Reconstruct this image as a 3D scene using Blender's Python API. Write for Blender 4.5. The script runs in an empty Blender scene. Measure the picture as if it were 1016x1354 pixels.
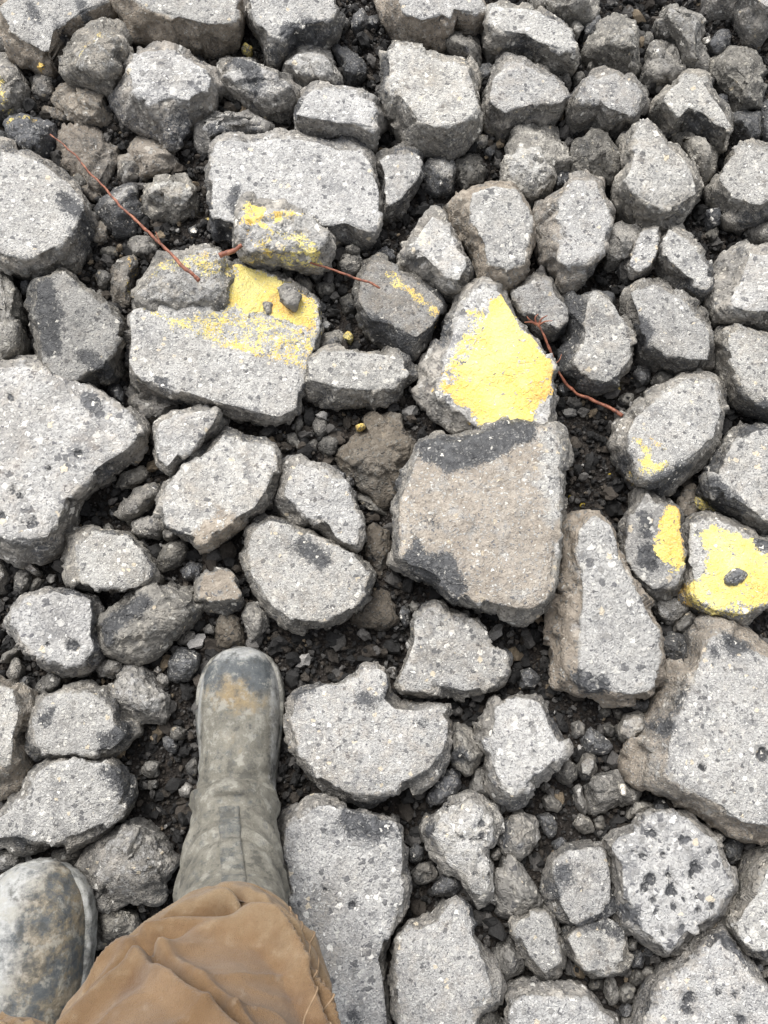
import bpy, math, random
import numpy as np
from mathutils import Vector

# ------------------------------------------------------------------ camera
SC = bpy.context.scene
COL = SC.collection
FPX, TILT, CAMH = 1080.0, math.radians(14.0), 1.25      # focal length in photo pixels (1016 wide), tilt from straight down, height
cam = bpy.data.cameras.new('camera'); cam_o = bpy.data.objects.new('camera', cam); COL.objects.link(cam_o)
cam.sensor_fit = 'HORIZONTAL'; cam.sensor_width = 36.0; cam.lens = 36.0*FPX/1016.0
cam.clip_start = .01; cam.clip_end = 500.0
cam_o.location = (0, 0, CAMH); cam_o.rotation_euler = (TILT, 0, 0)
SC.camera = cam_o
# ------------------------------------------------------------------ light: bright overcast
SUN_EL, SUN_AZ = math.radians(58), math.radians(-25)     # azimuth measured from +y towards +x
w = bpy.data.worlds.new('World'); SC.world = w; w.use_nodes = True
nt = w.node_tree; nt.nodes.clear()
out = nt.nodes.new('ShaderNodeOutputWorld'); bg = nt.nodes.new('ShaderNodeBackground')
sky = nt.nodes.new('ShaderNodeTexSky'); sky.sky_type = 'NISHITA'; sky.sun_disc = False
sky.sun_elevation = SUN_EL; sky.sun_rotation = SUN_AZ; sky.dust_density = 4.0; sky.ozone_density = 1.0; sky.air_density = 1.0
hs = nt.nodes.new('ShaderNodeHueSaturation'); hs.inputs['Saturation'].default_value = .25
nt.links.new(sky.outputs[0], hs.inputs['Color']); nt.links.new(hs.outputs[0], bg.inputs[0]); nt.links.new(bg.outputs[0], out.inputs[0])
bg.inputs[1].default_value = .14
sun = bpy.data.lights.new('sun', 'SUN'); sun.energy = 1.3; sun.angle = math.radians(32); sun.color = (1, .985, .965)
sun_o = bpy.data.objects.new('sun', sun); COL.objects.link(sun_o)
dvec = Vector((math.sin(SUN_AZ)*math.cos(SUN_EL), math.cos(SUN_AZ)*math.cos(SUN_EL), math.sin(SUN_EL)))
sun_o.rotation_euler = (-dvec).to_track_quat('-Z', 'Y').to_euler()
vs = SC.view_settings; vs.view_transform = 'Standard'; vs.look = 'None'; vs.gamma = 1; vs.use_curve_mapping = False
vs.exposure = 1.0
SC.cycles.max_bounces = 4; SC.cycles.diffuse_bounces = 3

rng = np.random.default_rng(7)
random.seed(7)
# One line per traced piece: type|tile|outline|top|options|label   (tile g = whole picture, else crop origin; crops are 3.387x)
# types: r weathered road surface on top, b broken face, d bitumen, s soil clod, t tan stone.  Lines with + add marks to the piece above.
DATA = r'''
r|0,0|0,40 30,-20 200,-40 480,-40 505,30 500,90 440,110 380,150 300,200 262,240 265,300 200,325 130,300 60,250 10,170|5,50 60,5 200,-20 470,-20 490,80 420,110 330,160 260,200 190,220 120,180 60,140|h=.075 br=.95 sb=1|pale chunk with black spots filling the top left corner
+k|0,0|125,30 150,20 190,60 190,110 150,110 120,80
+k|0,0|335,0 375,0 390,70 370,110 345,50
+k|0,0|230,80 260,75 265,120 240,130
b|0,0|262,250 300,170 400,110 480,75 535,110 575,190 580,230 550,300 545,340 480,385 400,370 310,330 270,290|300,190 400,130 480,90 530,130 560,210 530,290 400,310 310,260|z=.03 h=.075 dirt=.45 br=1.05|rounded greenish-grey chunk with yellow dust leaning on the corner chunk
+p|0,0|320,180 420,110 500,90 520,140 420,180 350,270|.3
r|g|150,-15 318,-15 320,30 316,52 275,62 215,58 165,42 152,10|158,-12 312,-12 312,30 270,28 230,20 190,8|h=.085 sb=1|wide pale slab cut by the top edge with a rough brown underside
r|0,0|480,430 530,360 570,320 565,280 610,225 700,200 770,205 830,245 890,290 960,330 975,400 950,480 890,520 840,580 780,640 700,620 600,570 540,530 490,480|570,300 620,225 770,205 890,290 950,350 920,440 850,450 760,440 680,470 610,420|h=.09 br=1.05 sb=.3|rough light grey rounded chunk below the wide slab at the top edge
b|0,0|225,380 300,350 400,375 460,385 490,410 480,460 510,520 480,550 390,555 310,530 260,480 240,430||h=.05 dirt=.8 br=.95|lumpy brown chunk tucked under the rounded greenish chunk
b|0,0|125,330 180,315 245,350 225,390 240,430 190,440 140,400||h=.035 dirt=.5 br=.7|small dark brown lump beneath the corner chunk
b|0,0|-60,240 0,225 50,260 100,320 125,370 110,430 50,500 0,520 -60,500||h=.065 dirt=.4|grey-tan chunk with a yellow stain cut by the left edge near the top
+p|0,0|-20,340 10,330 22,400 10,470 -20,470|.42
b|0,0|-40,165 5,170 45,225 40,245 0,225 -40,230||h=.05 br=1|grey corner of a chunk peeking in at the upper left edge
d|0,0|5,530 60,490 130,510 245,545 235,610 180,690 130,700 80,670 40,620|30,540 70,510 130,520 230,550 220,610 170,670 130,680 90,650|h=.06 br=1.25|black tar lump with a yellow rim at the head of the long red stem
+p|0,0|0,530 50,490 130,495 130,520 60,520 20,560|.5
d|0,0|-30,580 10,580 45,620 30,650 -30,655||h=.04|small black tar piece beside the yellow-rimmed tar lump
r|g|-25,195 5,192 50,205 90,230 112,262 124,290 112,320 95,345 60,363 25,364 -5,352 -25,330|-22,200 5,196 50,210 88,238 112,270 112,292 90,318 60,335 20,340 -22,325|h=.1 sb=.3|large pale rounded boulder of asphalt with a dark blotch below the black tar lump
+k|0,0|240,860 300,850 380,920 390,980 330,990 260,960
s|0,0|250,570 330,545 410,570 480,620 530,650 520,720 490,800 480,850 420,880 370,880 360,800 300,740 250,680||h=.03|flat crumbly brown soil clod under the long red stem
b|0,0|565,660 610,610 700,630 770,660 790,740 740,770 680,780 620,800 615,720||h=.04 dirt=.8 br=.85|small flat brown chunk below the rough light rounded chunk
b|0,0|530,690 570,675 610,710 615,780 560,810 530,770||h=.03 dirt=.7 br=.85|brown pebble beside the flat crumbly soil clod
b|0,0|610,850 650,790 750,765 830,790 890,880 885,940 800,975 690,970 640,915|640,840 690,800 760,780 830,810 870,880 800,910 690,890|h=.06 dirt=.35|oval grey-brown chunk between the red stem and the big pale slab
d|0,0|420,920 500,850 600,800 620,830 610,900 650,950 600,1030 520,1040 440,980|450,910 520,860 600,815 610,880 600,960 520,970|h=.05|jagged black and white chunk crossed by the long red stem
+g|0,0|480,860 590,800 620,830 560,850 540,900 470,900
b|0,0|320,780 350,765 385,790 380,830 340,840 320,820||h=.025 br=.6|dark pebble on the flat soil clod
s|0,0|185,480 230,475 290,500 310,540 250,545 200,510||h=.025|flat tan soil crumb beside the lumpy brown chunk
r|250,0|240,-40 660,-40 668,60 655,150 620,190 560,205 480,200 430,245 375,285 330,240 320,170 280,100 250,40|265,-30 650,-30 660,80 600,100 520,130 470,190 420,160 350,130 290,70|h=.085|pale chunk with a dark lower edge cut by the top edge, beside black tar lumps
+k|250,0|370,110 540,90 640,100 640,150 560,170 460,190 400,150
b|250,0|130,320 145,260 185,210 260,235 330,275 430,320 490,370 515,410 490,450 460,490 400,508 330,480 230,440 180,410 125,370|150,290 190,220 330,285 480,380 480,420 400,450 250,400 170,350|h=.07 dirt=.3|elongated dark-mottled chunk with pale stones above the big slab
+k|250,0|150,270 190,215 330,290 340,380 290,420 200,300
b|250,0|410,310 450,230 520,205 590,215 640,260 690,350 690,385 600,375 540,375 500,360|430,290 460,235 520,212 590,222 640,270 650,310 560,320 480,320|h=.055 dirt=.25 br=1.1|small tan-grey chunk with dark feet below the top-edge pale chunk
d|250,0|635,215 690,190 760,240 800,290 780,350 720,370 690,290||h=.05|black tar lump in the dark gap near the top centre
d|250,0|735,60 780,25 800,110 760,140 730,130||h=.04 br=1.4|upright grey tar pebble above the black tar lump near the top centre
b|250,0|680,75 710,65 720,110 700,135 675,110||h=.03 br=.6|small round pebble at the top beside the upright tar pebble
d|250,0|800,70 840,55 860,100 830,130 800,115||h=.03|dark pebble hard against the top-edge brown-sided chunk
b|250,0|25,560 60,515 130,500 200,505 260,490 320,510 400,580 370,610 260,615 180,620 110,630 95,690 50,650 25,600|40,560 70,520 260,500 390,580 300,600 120,605|h=.065 br=1.05|flat grey chunk with a dark stripe tucked behind the big slab
+k|250,0|60,545 340,545 370,590 200,600 80,590
r|250,0|470,500 510,420 560,380 640,385 720,405 800,430 850,470 875,540 830,600 820,660 760,640 600,620 480,590|480,500 520,425 560,388 640,392 720,412 800,440 845,480 850,550 790,590 740,650 600,640 490,590|h=.085|pale grey chunk hard behind the big slab that carries the streaked stone
r|g|275,280 279,195 288,183 327,181 368,174 420,179 443,186 476,182 490,200 504,245 504,280 497,320 480,322 455,314 440,318 400,320 330,322 308,318 290,314 280,300|283,275 284,196 290,186 327,184 368,178 420,182 443,190 474,188 487,203 499,245 499,280 490,306 455,302 400,308 330,306 300,298 290,290|h=.085 br=1.05|big pale square slab carrying the yellow-streaked stone
+k|250,0|195,860 215,835 240,850 240,1010 190,1010 175,930
b|250,250|230,60 240,25 340,30 440,50 540,90 600,150 650,200 660,250 640,310 600,340 500,345 400,320 300,320 240,290 225,180|235,60 245,28 340,32 440,53 540,95 600,155 640,205 640,240 560,270 440,260 330,280 245,260 232,180|z=.055 h=.07 dirt=.35 br=1.05|grey stone with bright yellow paint streaks lying on the big square slab
+p|250,250|230,30 330,25 355,110 330,140 380,190 300,170 235,160|.72
+p|250,250|330,110 430,55 530,110 510,135 430,105 380,150|.66
+p|250,250|350,180 440,180 540,215 590,280 540,290 470,230 400,215|.6
+p|250,250|240,160 400,180 600,260 600,320 260,300|.33
r|500,0|0,700 60,685 150,670 185,690 190,770 180,840 140,880 110,940 50,975 15,960 20,900 25,800 -5,760|5,705 60,690 150,675 182,695 185,770 165,830 120,870 90,920 50,950 30,940 35,800|h=.06 dirt=.3|tan-grey wedge of stone just beyond the big slab's far side
r|500,0|-20,-40 460,-40 490,40 480,100 440,130 400,150 330,135 300,200 230,215 120,185 40,110 5,40|90,-30 460,-30 480,60 430,90 330,80 280,60 200,100 110,80|h=.09 sb=1|pale chunk with a thick brown side cut by the top edge at the centre
b|500,0|285,170 320,135 370,125 430,160 470,230 460,275 400,280 340,240 290,200||h=.055 z=.01 br=.8|small dark oval stone against the brown-sided top chunk
r|500,0|465,170 500,70 505,10 600,25 700,30 780,70 860,120 890,170 900,260 880,320 780,310 700,280 640,240 560,240 480,225|505,15 700,35 850,120 890,190 885,290 800,290 700,215 640,200 580,140 510,90|h=.085|light trapezoid chunk with a black lower side near the top
r|500,0|15,430 40,330 25,240 50,195 130,200 230,230 330,270 420,285 440,340 450,480 440,590 400,650 330,685 240,655 140,650 80,590 40,510|45,220 100,195 230,235 330,275 425,290 445,480 380,540 270,560 180,530 130,450 50,370|h=.1 br=1.08|big blocky light chunk with dark sides near the top centre
r|500,0|485,410 500,340 560,250 620,240 680,280 750,325 820,370 850,430 835,490 800,540 700,535 610,560 560,580 500,540 485,490|500,440 520,340 600,260 660,280 760,340 830,390 840,440 780,490 680,510 600,540 530,490|h=.08 br=.95|domed grey chunk beside the big blocky light chunk
b|500,0|570,610 610,545 700,550 740,535 800,570 850,650 860,720 820,750 790,740 800,790 770,840 690,885 620,860 560,810 570,700|575,680 640,640 720,640 790,740 780,800 700,830 600,800|h=.07 br=1.1 dirt=.15|knobbly two-lobed grey chunk below the domed grey chunk
d|500,0|450,300 490,265 520,310 490,360 455,370||h=.035 br=1.3|dark pebble wedged between the blocky chunk and the domed chunk
b|500,0|680,-40 1000,-40 990,50 950,90 870,90 780,60 720,20||h=.075|speckled grey chunk cut by the top edge behind the light trapezoid chunk
b|500,0|870,100 905,85 920,120 895,155 875,140||h=.02 z=.02 br=1.3|pale cube-like pebble beside the light trapezoid chunk
d|500,0|920,120 960,80 1000,40 1010,90 960,170 930,170||h=.04 br=1.5|shiny black splinter near the pale cube-like pebble
b|500,0|410,650 440,610 490,605 500,635 460,670||h=.03 br=1.1|small pale oval pebble below the big blocky chunk
d|500,0|205,770 250,695 320,690 345,770 330,840 260,860 210,820|230,730 260,700 320,698 335,770 300,800 250,780|h=.045 br=1.4|small black chunk with a grey crown beside the tan-grey wedge
+g|500,0|250,700 330,692 335,790 300,790 270,750
b|500,0|350,710 390,675 450,700 480,770 460,830 400,845 355,810||h=.04 br=.45 dirt=.3|dark brown lump behind the brown-flanked upright chunk
d|500,0|485,665 510,655 525,680 505,702 485,690||h=.02|tiny dark pebble below the pale oval pebble
d|500,0|790,800 830,745 860,780 850,830 800,845||h=.035|dark pebble beside the two-lobed chunk
b|500,0|800,335 840,315 870,370 850,405 815,370||h=.035 br=.55|dark sliver of stone between the domed chunk and the trapezoid
b|500,0|885,335 910,320 930,345 900,380||h=.025 br=.8|small grey pebble next to the dark sliver of stone
b|716,0|200,230 240,110 300,65 430,65 445,110 440,200 440,290 400,340 350,300 300,270 270,250 210,240|310,110 430,80 440,290 400,310 350,240 300,190|h=.08 br=.85|dark-sided chunk with a narrow pale top near the upper right
b|716,0|530,90 560,20 600,10 650,50 720,75 730,130 720,190 745,260 730,310 680,325 650,290 610,210 570,170 530,130|540,90 570,30 650,60 710,90 700,180 720,260 690,280 640,220 580,150|h=.07 br=.95 dirt=.15|upright grey-brown chunk behind the small triangle stone at the top
b|716,0|440,330 470,230 520,155 560,190 610,250 640,310 620,340 560,385 480,385 440,360|470,240 515,160 600,260 625,310 560,330 490,290|h=.06 br=.8|small dark triangle stone near the top on the upper right
r|716,0|125,460 150,410 200,370 250,315 350,310 400,350 460,390 475,430 450,510 400,560 350,590 270,570 240,540 160,545 130,510|160,440 220,360 340,315 440,390 455,430 410,490 330,520 240,490 230,460|h=.085|light five-sided chunk with a tan spot on its dark foot
b|716,0|135,660 150,600 220,560 290,585 340,630 350,700 330,770 290,815 200,800 140,740|200,610 260,590 300,640 280,700 220,680|h=.075 br=.7 dirt=.2|round dark stone below the five-sided light chunk
r|716,0|480,480 530,440 600,370 650,320 720,340 770,420 800,470 850,530 855,570 830,670 800,680 750,640 680,590 640,570 590,570 580,610 540,570 500,520|540,430 650,330 720,345 760,430 850,540 830,630 780,620 700,560 620,540 570,480|h=.09|light slanting slab with a black underside near the upper right
b|716,0|590,580 640,570 690,615 760,660 785,710 770,780 720,820 690,740 640,670 600,620||h=.065 br=1.05|small curved stone under the lip of the slanting slab
r|716,0|320,840 380,780 370,680 400,580 470,530 510,570 580,640 640,690 690,760 720,850 680,910 620,970 540,1010 450,990 390,960 340,900|430,640 440,560 475,535 560,630 650,710 700,810 700,850 620,890 540,915 460,900 420,870 350,820 400,770|h=.1 br=1.05|large pale teardrop slab with a black band along its lower edge
r|716,0|745,850 800,780 840,700 900,635 960,660 1040,690 1060,950 1000,980 900,1010 840,1000 800,930 760,890|800,790 900,640 1050,700 1060,850 980,920 900,880 840,860|h=.09 br=.95|domed grey chunk cut by the picture's side, past the teardrop slab
b|716,0|765,270 820,230 900,195 940,200 975,260 1000,330 995,410 950,480 900,490 850,420 780,350|840,260 910,200 970,270 990,380 940,460 900,400 850,330|h=.07 br=.85|dark wedge stone with a paler face near the top right corner
r|716,0|740,-40 1060,-40 1060,100 990,165 950,150 900,100 850,40 770,30||h=.09|pale slab filling the top right corner
d|716,0|850,520 900,495 980,500 985,560 960,640 900,630 850,580||h=.055|square black tar chunk past the end of the slanting slab
d|716,0|970,470 1040,430 1060,640 1000,650 985,560||h=.055|black tar chunk at the picture's side next to the square tar chunk
d|716,0|790,140 830,110 860,150 850,210 790,250 745,240 760,190||h=.05|black tar lump with a tan fleck below the top right slab
b|716,0|725,175 745,160 760,175 755,200 735,205||h=.02 z=.015 br=1.35|tiny white pebble beside the black lump with a tan fleck
d|716,0|775,430 800,412 840,440 835,470 800,480||h=.03|black pebble under the dark wedge stone
b|716,0|860,450 880,440 892,462 875,475||h=.015 z=.01 dirt=.4|tiny tan pebble under the dark wedge stone
b|716,0|200,265 220,248 245,265 240,310 215,330||h=.03 br=.75 dirt=.4|reddish-brown pebble beside the light trapezoid chunk
d|716,0|260,260 285,235 305,280 295,305 262,300||h=.03 br=1.3|dark pebble below the dark-sided narrow-topped chunk
b|716,0|145,345 175,322 200,340 185,370 155,380||h=.03 br=.85|grey pebble behind the five-sided light chunk
d|716,0|735,960 760,915 800,920 810,990 760,1010||h=.045 br=1.2|dark stone in the gap below the teardrop slab
b|716,0|450,180 475,140 500,150 490,215 465,215||h=.03 br=.7|dark pebble above the small triangle stone
b|0,250|-40,170 10,240 30,360 60,440 95,500 90,590 105,710 80,770 20,805 -40,800|-40,200 10,280 50,450 80,520 75,600 85,700 60,740 -40,760|h=.075 br=.95|rough grey chunk cut by the left edge below the large pale boulder
r|0,250|130,520 160,410 220,390 290,360 360,430 440,500 530,570 570,640 560,710 520,780 500,850 440,860 400,890 300,890 240,860 190,790 180,680 150,590|165,415 225,400 290,370 440,505 540,590 560,680 480,840 380,870 280,860 215,790 200,680 170,580|h=.09 br=.72 dirt=.25|dark-flanked grey boulder with white flecks on its black side
+k|0,250|150,400 250,395 280,540 290,680 250,760 195,770 180,680 145,590
+k|0,250|320,740 400,720 500,780 490,840 400,800
r|g|172,420 176,412 190,405 250,395 290,370 312,345 350,358 380,372 402,383 419,395 419,440 405,480 397,500 396,540 385,555 365,565 340,560 300,548 260,535 235,530 200,520 178,508 172,480 174,450|176,425 182,415 250,397 290,372 313,347 350,360 402,386 417,397 416,440 402,480 393,500 390,535 370,548 340,543 300,534 260,522 235,516 200,506 182,496 176,478 178,450|h=.08 br=1.05|long pale slab with a thick yellow paint band along its upper half
+p|g|309,342 350,356 380,370 402,381 420,394 420,432 395,428 370,420 340,413 296,412 302,385|.95
+p|g|245,425 296,410 345,412 420,430 412,480 380,482 330,467 300,460 255,440|.46
+p|g|190,412 255,426 262,445 225,437|.5
+k|0,250|690,850 760,840 780,900 720,910
b|0,250|590,480 600,420 650,350 700,290 760,262 850,265 920,240 980,250 1040,290 1040,400 1000,500 980,575 920,590 850,600 770,590 680,565 600,530|600,470 612,420 660,350 705,295 765,268 850,270 920,250 980,260 1030,295 1020,400 970,480 900,500 780,490 680,490|z=.05 h=.06 dirt=.3 br=1.0|grey rock dusted with yellow resting on the yellow-banded slab
+p|0,250|640,370 700,290 860,266 1030,290 1020,370 900,400 800,350 700,400|.4
+k|0,250|960,490 1000,470 985,575 920,590 940,560
b|250,250|400,445 420,415 470,430 495,480 480,530 440,520 410,490||z=.075 h=.016 br=.85|oval grey pebble stuck on the slab's yellow paint band
b|250,250|330,510 350,495 375,510 370,550 345,562||z=.075 h=.008|small flat pebble on the yellow paint band
b|0,250|500,380 530,300 570,280 610,300 615,370 590,420 585,520 540,530 505,470||h=.045 dirt=.7 br=.85|narrow upright brown stone with yellow traces beside the dusted rock
+p|0,250|560,290 600,300 590,420 570,510 545,460 570,390|.36
b|0,250|425,380 450,340 490,370 500,410 470,440 435,430||h=.035 br=.8 dirt=.2|grey pebble between the dark-flanked boulder and the upright brown stone
b|0,250|430,460 450,445 475,460 470,485 445,490||h=.02 br=.9|tiny grey pebble below the grey pebble near the brown upright stone
b|0,250|420,160 450,125 480,170 470,220 430,250 405,230||h=.035 dirt=.7|tan finger-shaped stone near the large pale boulder
b|0,250|580,260 600,215 660,210 700,255 660,305 600,295||h=.04 br=.85 dirt=.3|grey-brown pebble directly under the lower part of the red stem
t|0,250|845,180 868,165 890,185 880,203 855,203||h=.015 z=.01 br=1.6|tiny bright white pebble in the gap beside the big square slab
b|0,250|440,270 480,250 530,265 525,300 470,308||h=.025 br=.5 dirt=.3|flat dark brown pebble near the tan finger-shaped stone
d|0,250|85,430 120,398 155,430 150,470 105,480||h=.04|black knobbly pebble above the dark-flanked boulder
b|0,250|325,330 350,308 372,330 350,348||h=.02 br=.5|dark pebble against the large pale boulder's foot
d|0,500|470,40 520,10 560,60 550,130 500,90||h=.04 br=1.2|black stone deep in the gap beside the yellow-banded slab
b|0,500|565,110 580,50 640,70 720,80 800,110 770,160 720,190 650,190 600,170||h=.045 dirt=.45 br=.75|brown-grey stone under the lower edge of the yellow-banded slab
b|0,500|640,230 680,200 700,230 690,280 655,270||h=.03 dirt=.4 br=.75|brown pebble squeezed between the huge slab and the pale lobe
b|250,250|665,310 700,275 750,285 780,310 760,370 700,385 670,350||h=.045 br=.8 z=.005|round grey pebble at the big slab's lower corner
b|250,250|705,270 735,250 765,268 755,292 720,290||h=.03 z=.02 br=.85|small pebble on top of the round grey pebble
r|g|468,400 475,365 485,350 500,341 530,355 560,372 585,390 589,410 580,430 567,455 548,480 535,478 515,465 490,445 470,425|474,395 480,365 488,353 502,345 530,358 560,375 582,393 584,410 570,430 550,445 520,430 490,425|h=.07 br=.7 dirt=.55|mossy brown-grey chunk with a yellow streak leaning beside the big yellow wedge
+p|500,250|40,370 80,375 130,420 210,470 275,540 280,580 230,565 190,520 130,480 60,420|.55
+k|250,250|760,540 870,580 960,640 1010,700 1000,775 920,720 800,620
r|250,250|515,850 530,780 600,740 640,715 720,705 830,720 920,745 1010,790 1015,840 960,880 930,960 870,975 700,980 560,975 515,940|535,780 640,720 820,725 930,750 990,810 930,870 800,900 650,890 540,860|h=.075 br=.95 dirt=.2|brick-shaped grey-tan chunk beside the yellow-banded slab
b|250,250|575,690 600,640 670,630 700,690 640,715 590,740||h=.035 br=.95 dirt=.2|tan pebble behind the brick-shaped chunk
t|250,250|585,600 605,578 640,605 625,630 595,622||h=.02 z=.01|small tan pebble near the corner of the yellow paint band
d|250,250|845,290 880,245 925,280 910,330 865,320||h=.035 br=1.4|dark angular pebble above the mossy streaked chunk
b|250,250|415,365 440,345 470,360 460,400 425,395||h=.025 br=.9 dirt=.3|pebble under the yellow-streaked stone
b|250,250|460,395 500,362 550,420 535,465 490,440||h=.035 br=.75 dirt=.6|brown pebble along the edge of the yellow paint band
b|250,250|570,430 610,400 650,430 640,470 590,480||h=.035 br=.6|dark grey pebble under the thin brown stem
b|250,250|530,370 600,350 615,380 570,412||h=.03 br=.7|flat pebble touching the thin brown stem
b|250,250|680,490 740,450 745,540 700,560||h=.03 br=.5|dark pebble hard against the mossy streaked chunk
d|250,250|575,500 610,485 620,540 585,560||h=.03|black pebble at the corner of the yellow paint band
r|500,250|80,300 110,250 170,195 240,100 290,105 310,170 350,240 405,330 400,400 360,440 345,490 290,480 240,450 160,405 90,350|170,260 175,200 245,105 290,130 330,230 400,330 370,410 300,390 240,330|h=.085|pale triangle chunk with a black flank above the yellow wedge
r|g|590,268 600,258 625,249 655,244 680,247 692,260 702,275 703,300 700,330 695,350 690,370 675,385 655,388 640,380 635,365 622,330 610,310 592,290|625,255 655,246 682,250 700,272 698,310 695,345 670,352 645,345 640,320 625,290|h=.09 sb=.8 br=1.05|pale upright chunk with a brown left flank
r|g|708,300 712,270 730,255 755,235 775,233 795,240 800,262 808,285 800,310 797,345 780,365 760,380 742,383 735,365 715,345 708,325|740,265 760,237 790,238 798,260 806,290 798,325 780,345 755,350 740,340 745,310|h=.09 sb=.4 br=1.02|pale upright chunk with a dark brown shoulder next to its brown-flanked twin
r|g|548,515 551,495 565,465 590,420 605,385 618,374 636,367 650,375 670,390 685,425 710,455 728,480 732,520 730,575 700,580 645,575 610,575 590,560 560,535|585,490 604,420 625,385 640,378 662,391 680,425 712,460 727,485 728,520 722,565 640,572 615,545 580,510|h=.085 br=1.05|big grey wedge with a bright yellow painted face
+p|g|648,402 664,388 682,425 712,460 728,485 726,522 709,540 706,560 690,557 668,564 640,571 625,547 615,537 600,522 590,510 618,480 640,430|1
+p|g|576,508 585,490 607,445 615,410 645,405 640,480 615,530|.5
r|500,250|575,465 630,430 690,395 780,400 810,470 850,510 870,570 840,640 780,670 720,640 690,600 640,590 600,530|600,470 640,440 700,405 770,408 800,480 850,540 850,590 790,630 730,600 660,550|h=.07 br=.68|lumpy mid-grey chunk under the frayed red stem head
r|716,250|80,720 130,650 110,480 180,460 240,455 300,480 340,560 390,620 410,720 395,800 340,870 250,895 170,870 90,830|210,500 240,458 310,500 390,640 405,740 340,850 220,860 150,760 200,680 195,590|h=.085|egg-shaped pale chunk with a black side beside the red stem
b|716,250|275,210 300,155 350,145 430,170 470,210 460,250 410,290 340,330 300,325 290,270||h=.07 z=.01 br=1.0 dirt=.2|small rough brownish stone leaning on a pale broken block
r|716,250|360,340 410,290 440,180 520,175 545,190 530,300 500,350 450,390 400,410 370,380|400,320 440,200 520,182 530,220 515,300 470,350 410,360|h=.065|pale broken block split by a crack from its neighbour
r|716,250|525,280 545,210 560,150 610,180 660,220 730,280 760,330 750,430 710,490 680,490 600,440 540,390 520,340|540,290 565,165 650,220 725,280 755,330 745,420 700,470 640,420 560,390|h=.08|pale diamond chunk below the teardrop slab
r|716,250|365,460 430,425 520,405 580,430 640,490 720,560 755,620 765,720 750,790 700,825 600,820 520,790 450,750 420,690 400,610 380,550|390,460 520,412 640,500 740,620 755,720 735,785 690,800 600,790 520,765 450,720 420,620|h=.09 br=.85 dirt=.15|rounded grey chunk with a black patch above the yellow-cornered chunk
+k|716,250|410,560 450,540 500,590 520,640 480,690 430,680 405,620
r|716,250|735,500 760,420 790,320 850,260 910,210 950,250 1060,280 1060,640 950,620 850,610 780,590|850,480 900,400 940,260 1060,290 1060,600 930,580 870,530|h=.1|pale block with a dark shoulder cut by the picture's side
r|716,250|780,760 790,690 810,640 880,630 960,650 1060,690 1060,1020 1000,1010 930,1000 850,940 820,880|815,645 880,635 950,655 1060,700 1060,990 950,950 880,880 840,780|h=.09 br=1.05|pale chunk with black tar patches cut by the picture's side
+k|716,250|800,810 870,850 920,930 900,990 840,950
+k|716,250|950,960 1000,940 1060,1000 1000,1020
b|716,250|910,190 980,150 1060,120 1060,260 1010,270 960,230||h=.06 br=.75|dark grey chunk at the picture's side under the domed grey chunk
b|716,250|495,850 530,815 590,830 612,855 570,885 520,885||h=.04 br=.8|smooth oval grey pebble above the yellow-cornered chunk
d|716,250|410,830 440,790 480,810 490,860 440,885||h=.04 br=1.3|dark pebble near the tip of the frayed red stem
d|716,250|80,880 105,855 120,890 100,920 80,910||h=.025 br=1.4|round dark pebble hugging the yellow wedge by the red stem
b|716,250|350,940 390,895 412,930 400,965 360,970||h=.03 br=.75 dirt=.3|brown pebble at the tip of the frayed red stem
d|716,250|85,665 110,640 135,665 125,695 95,695||h=.03|black pebble between the lumpy chunk and the egg-shaped chunk
b|716,250|735,200 790,150 800,200 770,260||h=.03 br=.35|dark crumbly stone in the gap past the pale diamond chunk
r|g|814,590 818,560 828,545 850,530 880,512 905,496 925,493 945,500 958,520 961,545 952,580 935,605 910,625 895,640 878,652 860,648 840,640 825,615|832,575 842,550 880,520 910,500 945,505 955,540 945,575 915,605 880,622 845,633 834,605|h=.095 br=1.02|large pale oval chunk with yellow paint on its lower corner
+p|716,500|400,270 440,262 480,320 500,360 560,390 530,415 440,445 425,375 440,345|.85
+p|716,500|440,215 480,220 480,260 540,290 570,310 540,330 490,300|.42
+k|716,500|480,445 560,400 640,370 690,345 705,390 620,450 570,550 500,520
+k|716,500|390,300 425,340 420,430 380,430
r|716,500|700,480 750,400 800,320 830,250 900,215 1000,235 1060,240 1060,690 980,680 920,650 850,600 760,550 700,510|790,440 860,290 980,235 1060,250 1060,660 940,620 860,570 800,510|h=.09|pale chunk with dark patches past the yellow-cornered chunk at the picture's side
+k|716,500|710,460 790,440 850,510 930,580 910,620 800,550
+k|716,500|870,290 915,285 900,330 865,335
b|716,500|610,560 640,480 690,470 700,560 690,620 640,640 605,600||h=.04 dirt=.8 br=.7|brown lump in the gap behind the yellow-striped chunk
y|716,500|675,530 720,530 770,575 800,600 770,612 700,590||h=.035|mustard yellow clod beside the brown lump
r|716,500|350,760 370,660 420,590 430,510 490,500 520,560 580,570 615,590 625,680 640,780 630,870 615,940 540,970 460,955 390,890 355,830|365,760 385,670 430,595 440,520 485,510 515,562 610,592 620,680 635,780 620,860 600,920 540,945 470,930 400,875|h=.08 br=.8 dirt=.25|grey-brown chunk with a vertical yellow stripe on one side
+p|716,500|540,588 585,570 617,600 622,690 642,780 634,850 600,858 545,840 508,770 513,640|1
+p|716,500|530,830 625,850 612,910 560,890|.5
+k|716,500|440,760 490,740 520,790 525,865 450,865 428,820
+k|716,500|450,600 510,590 500,720 450,720
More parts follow.
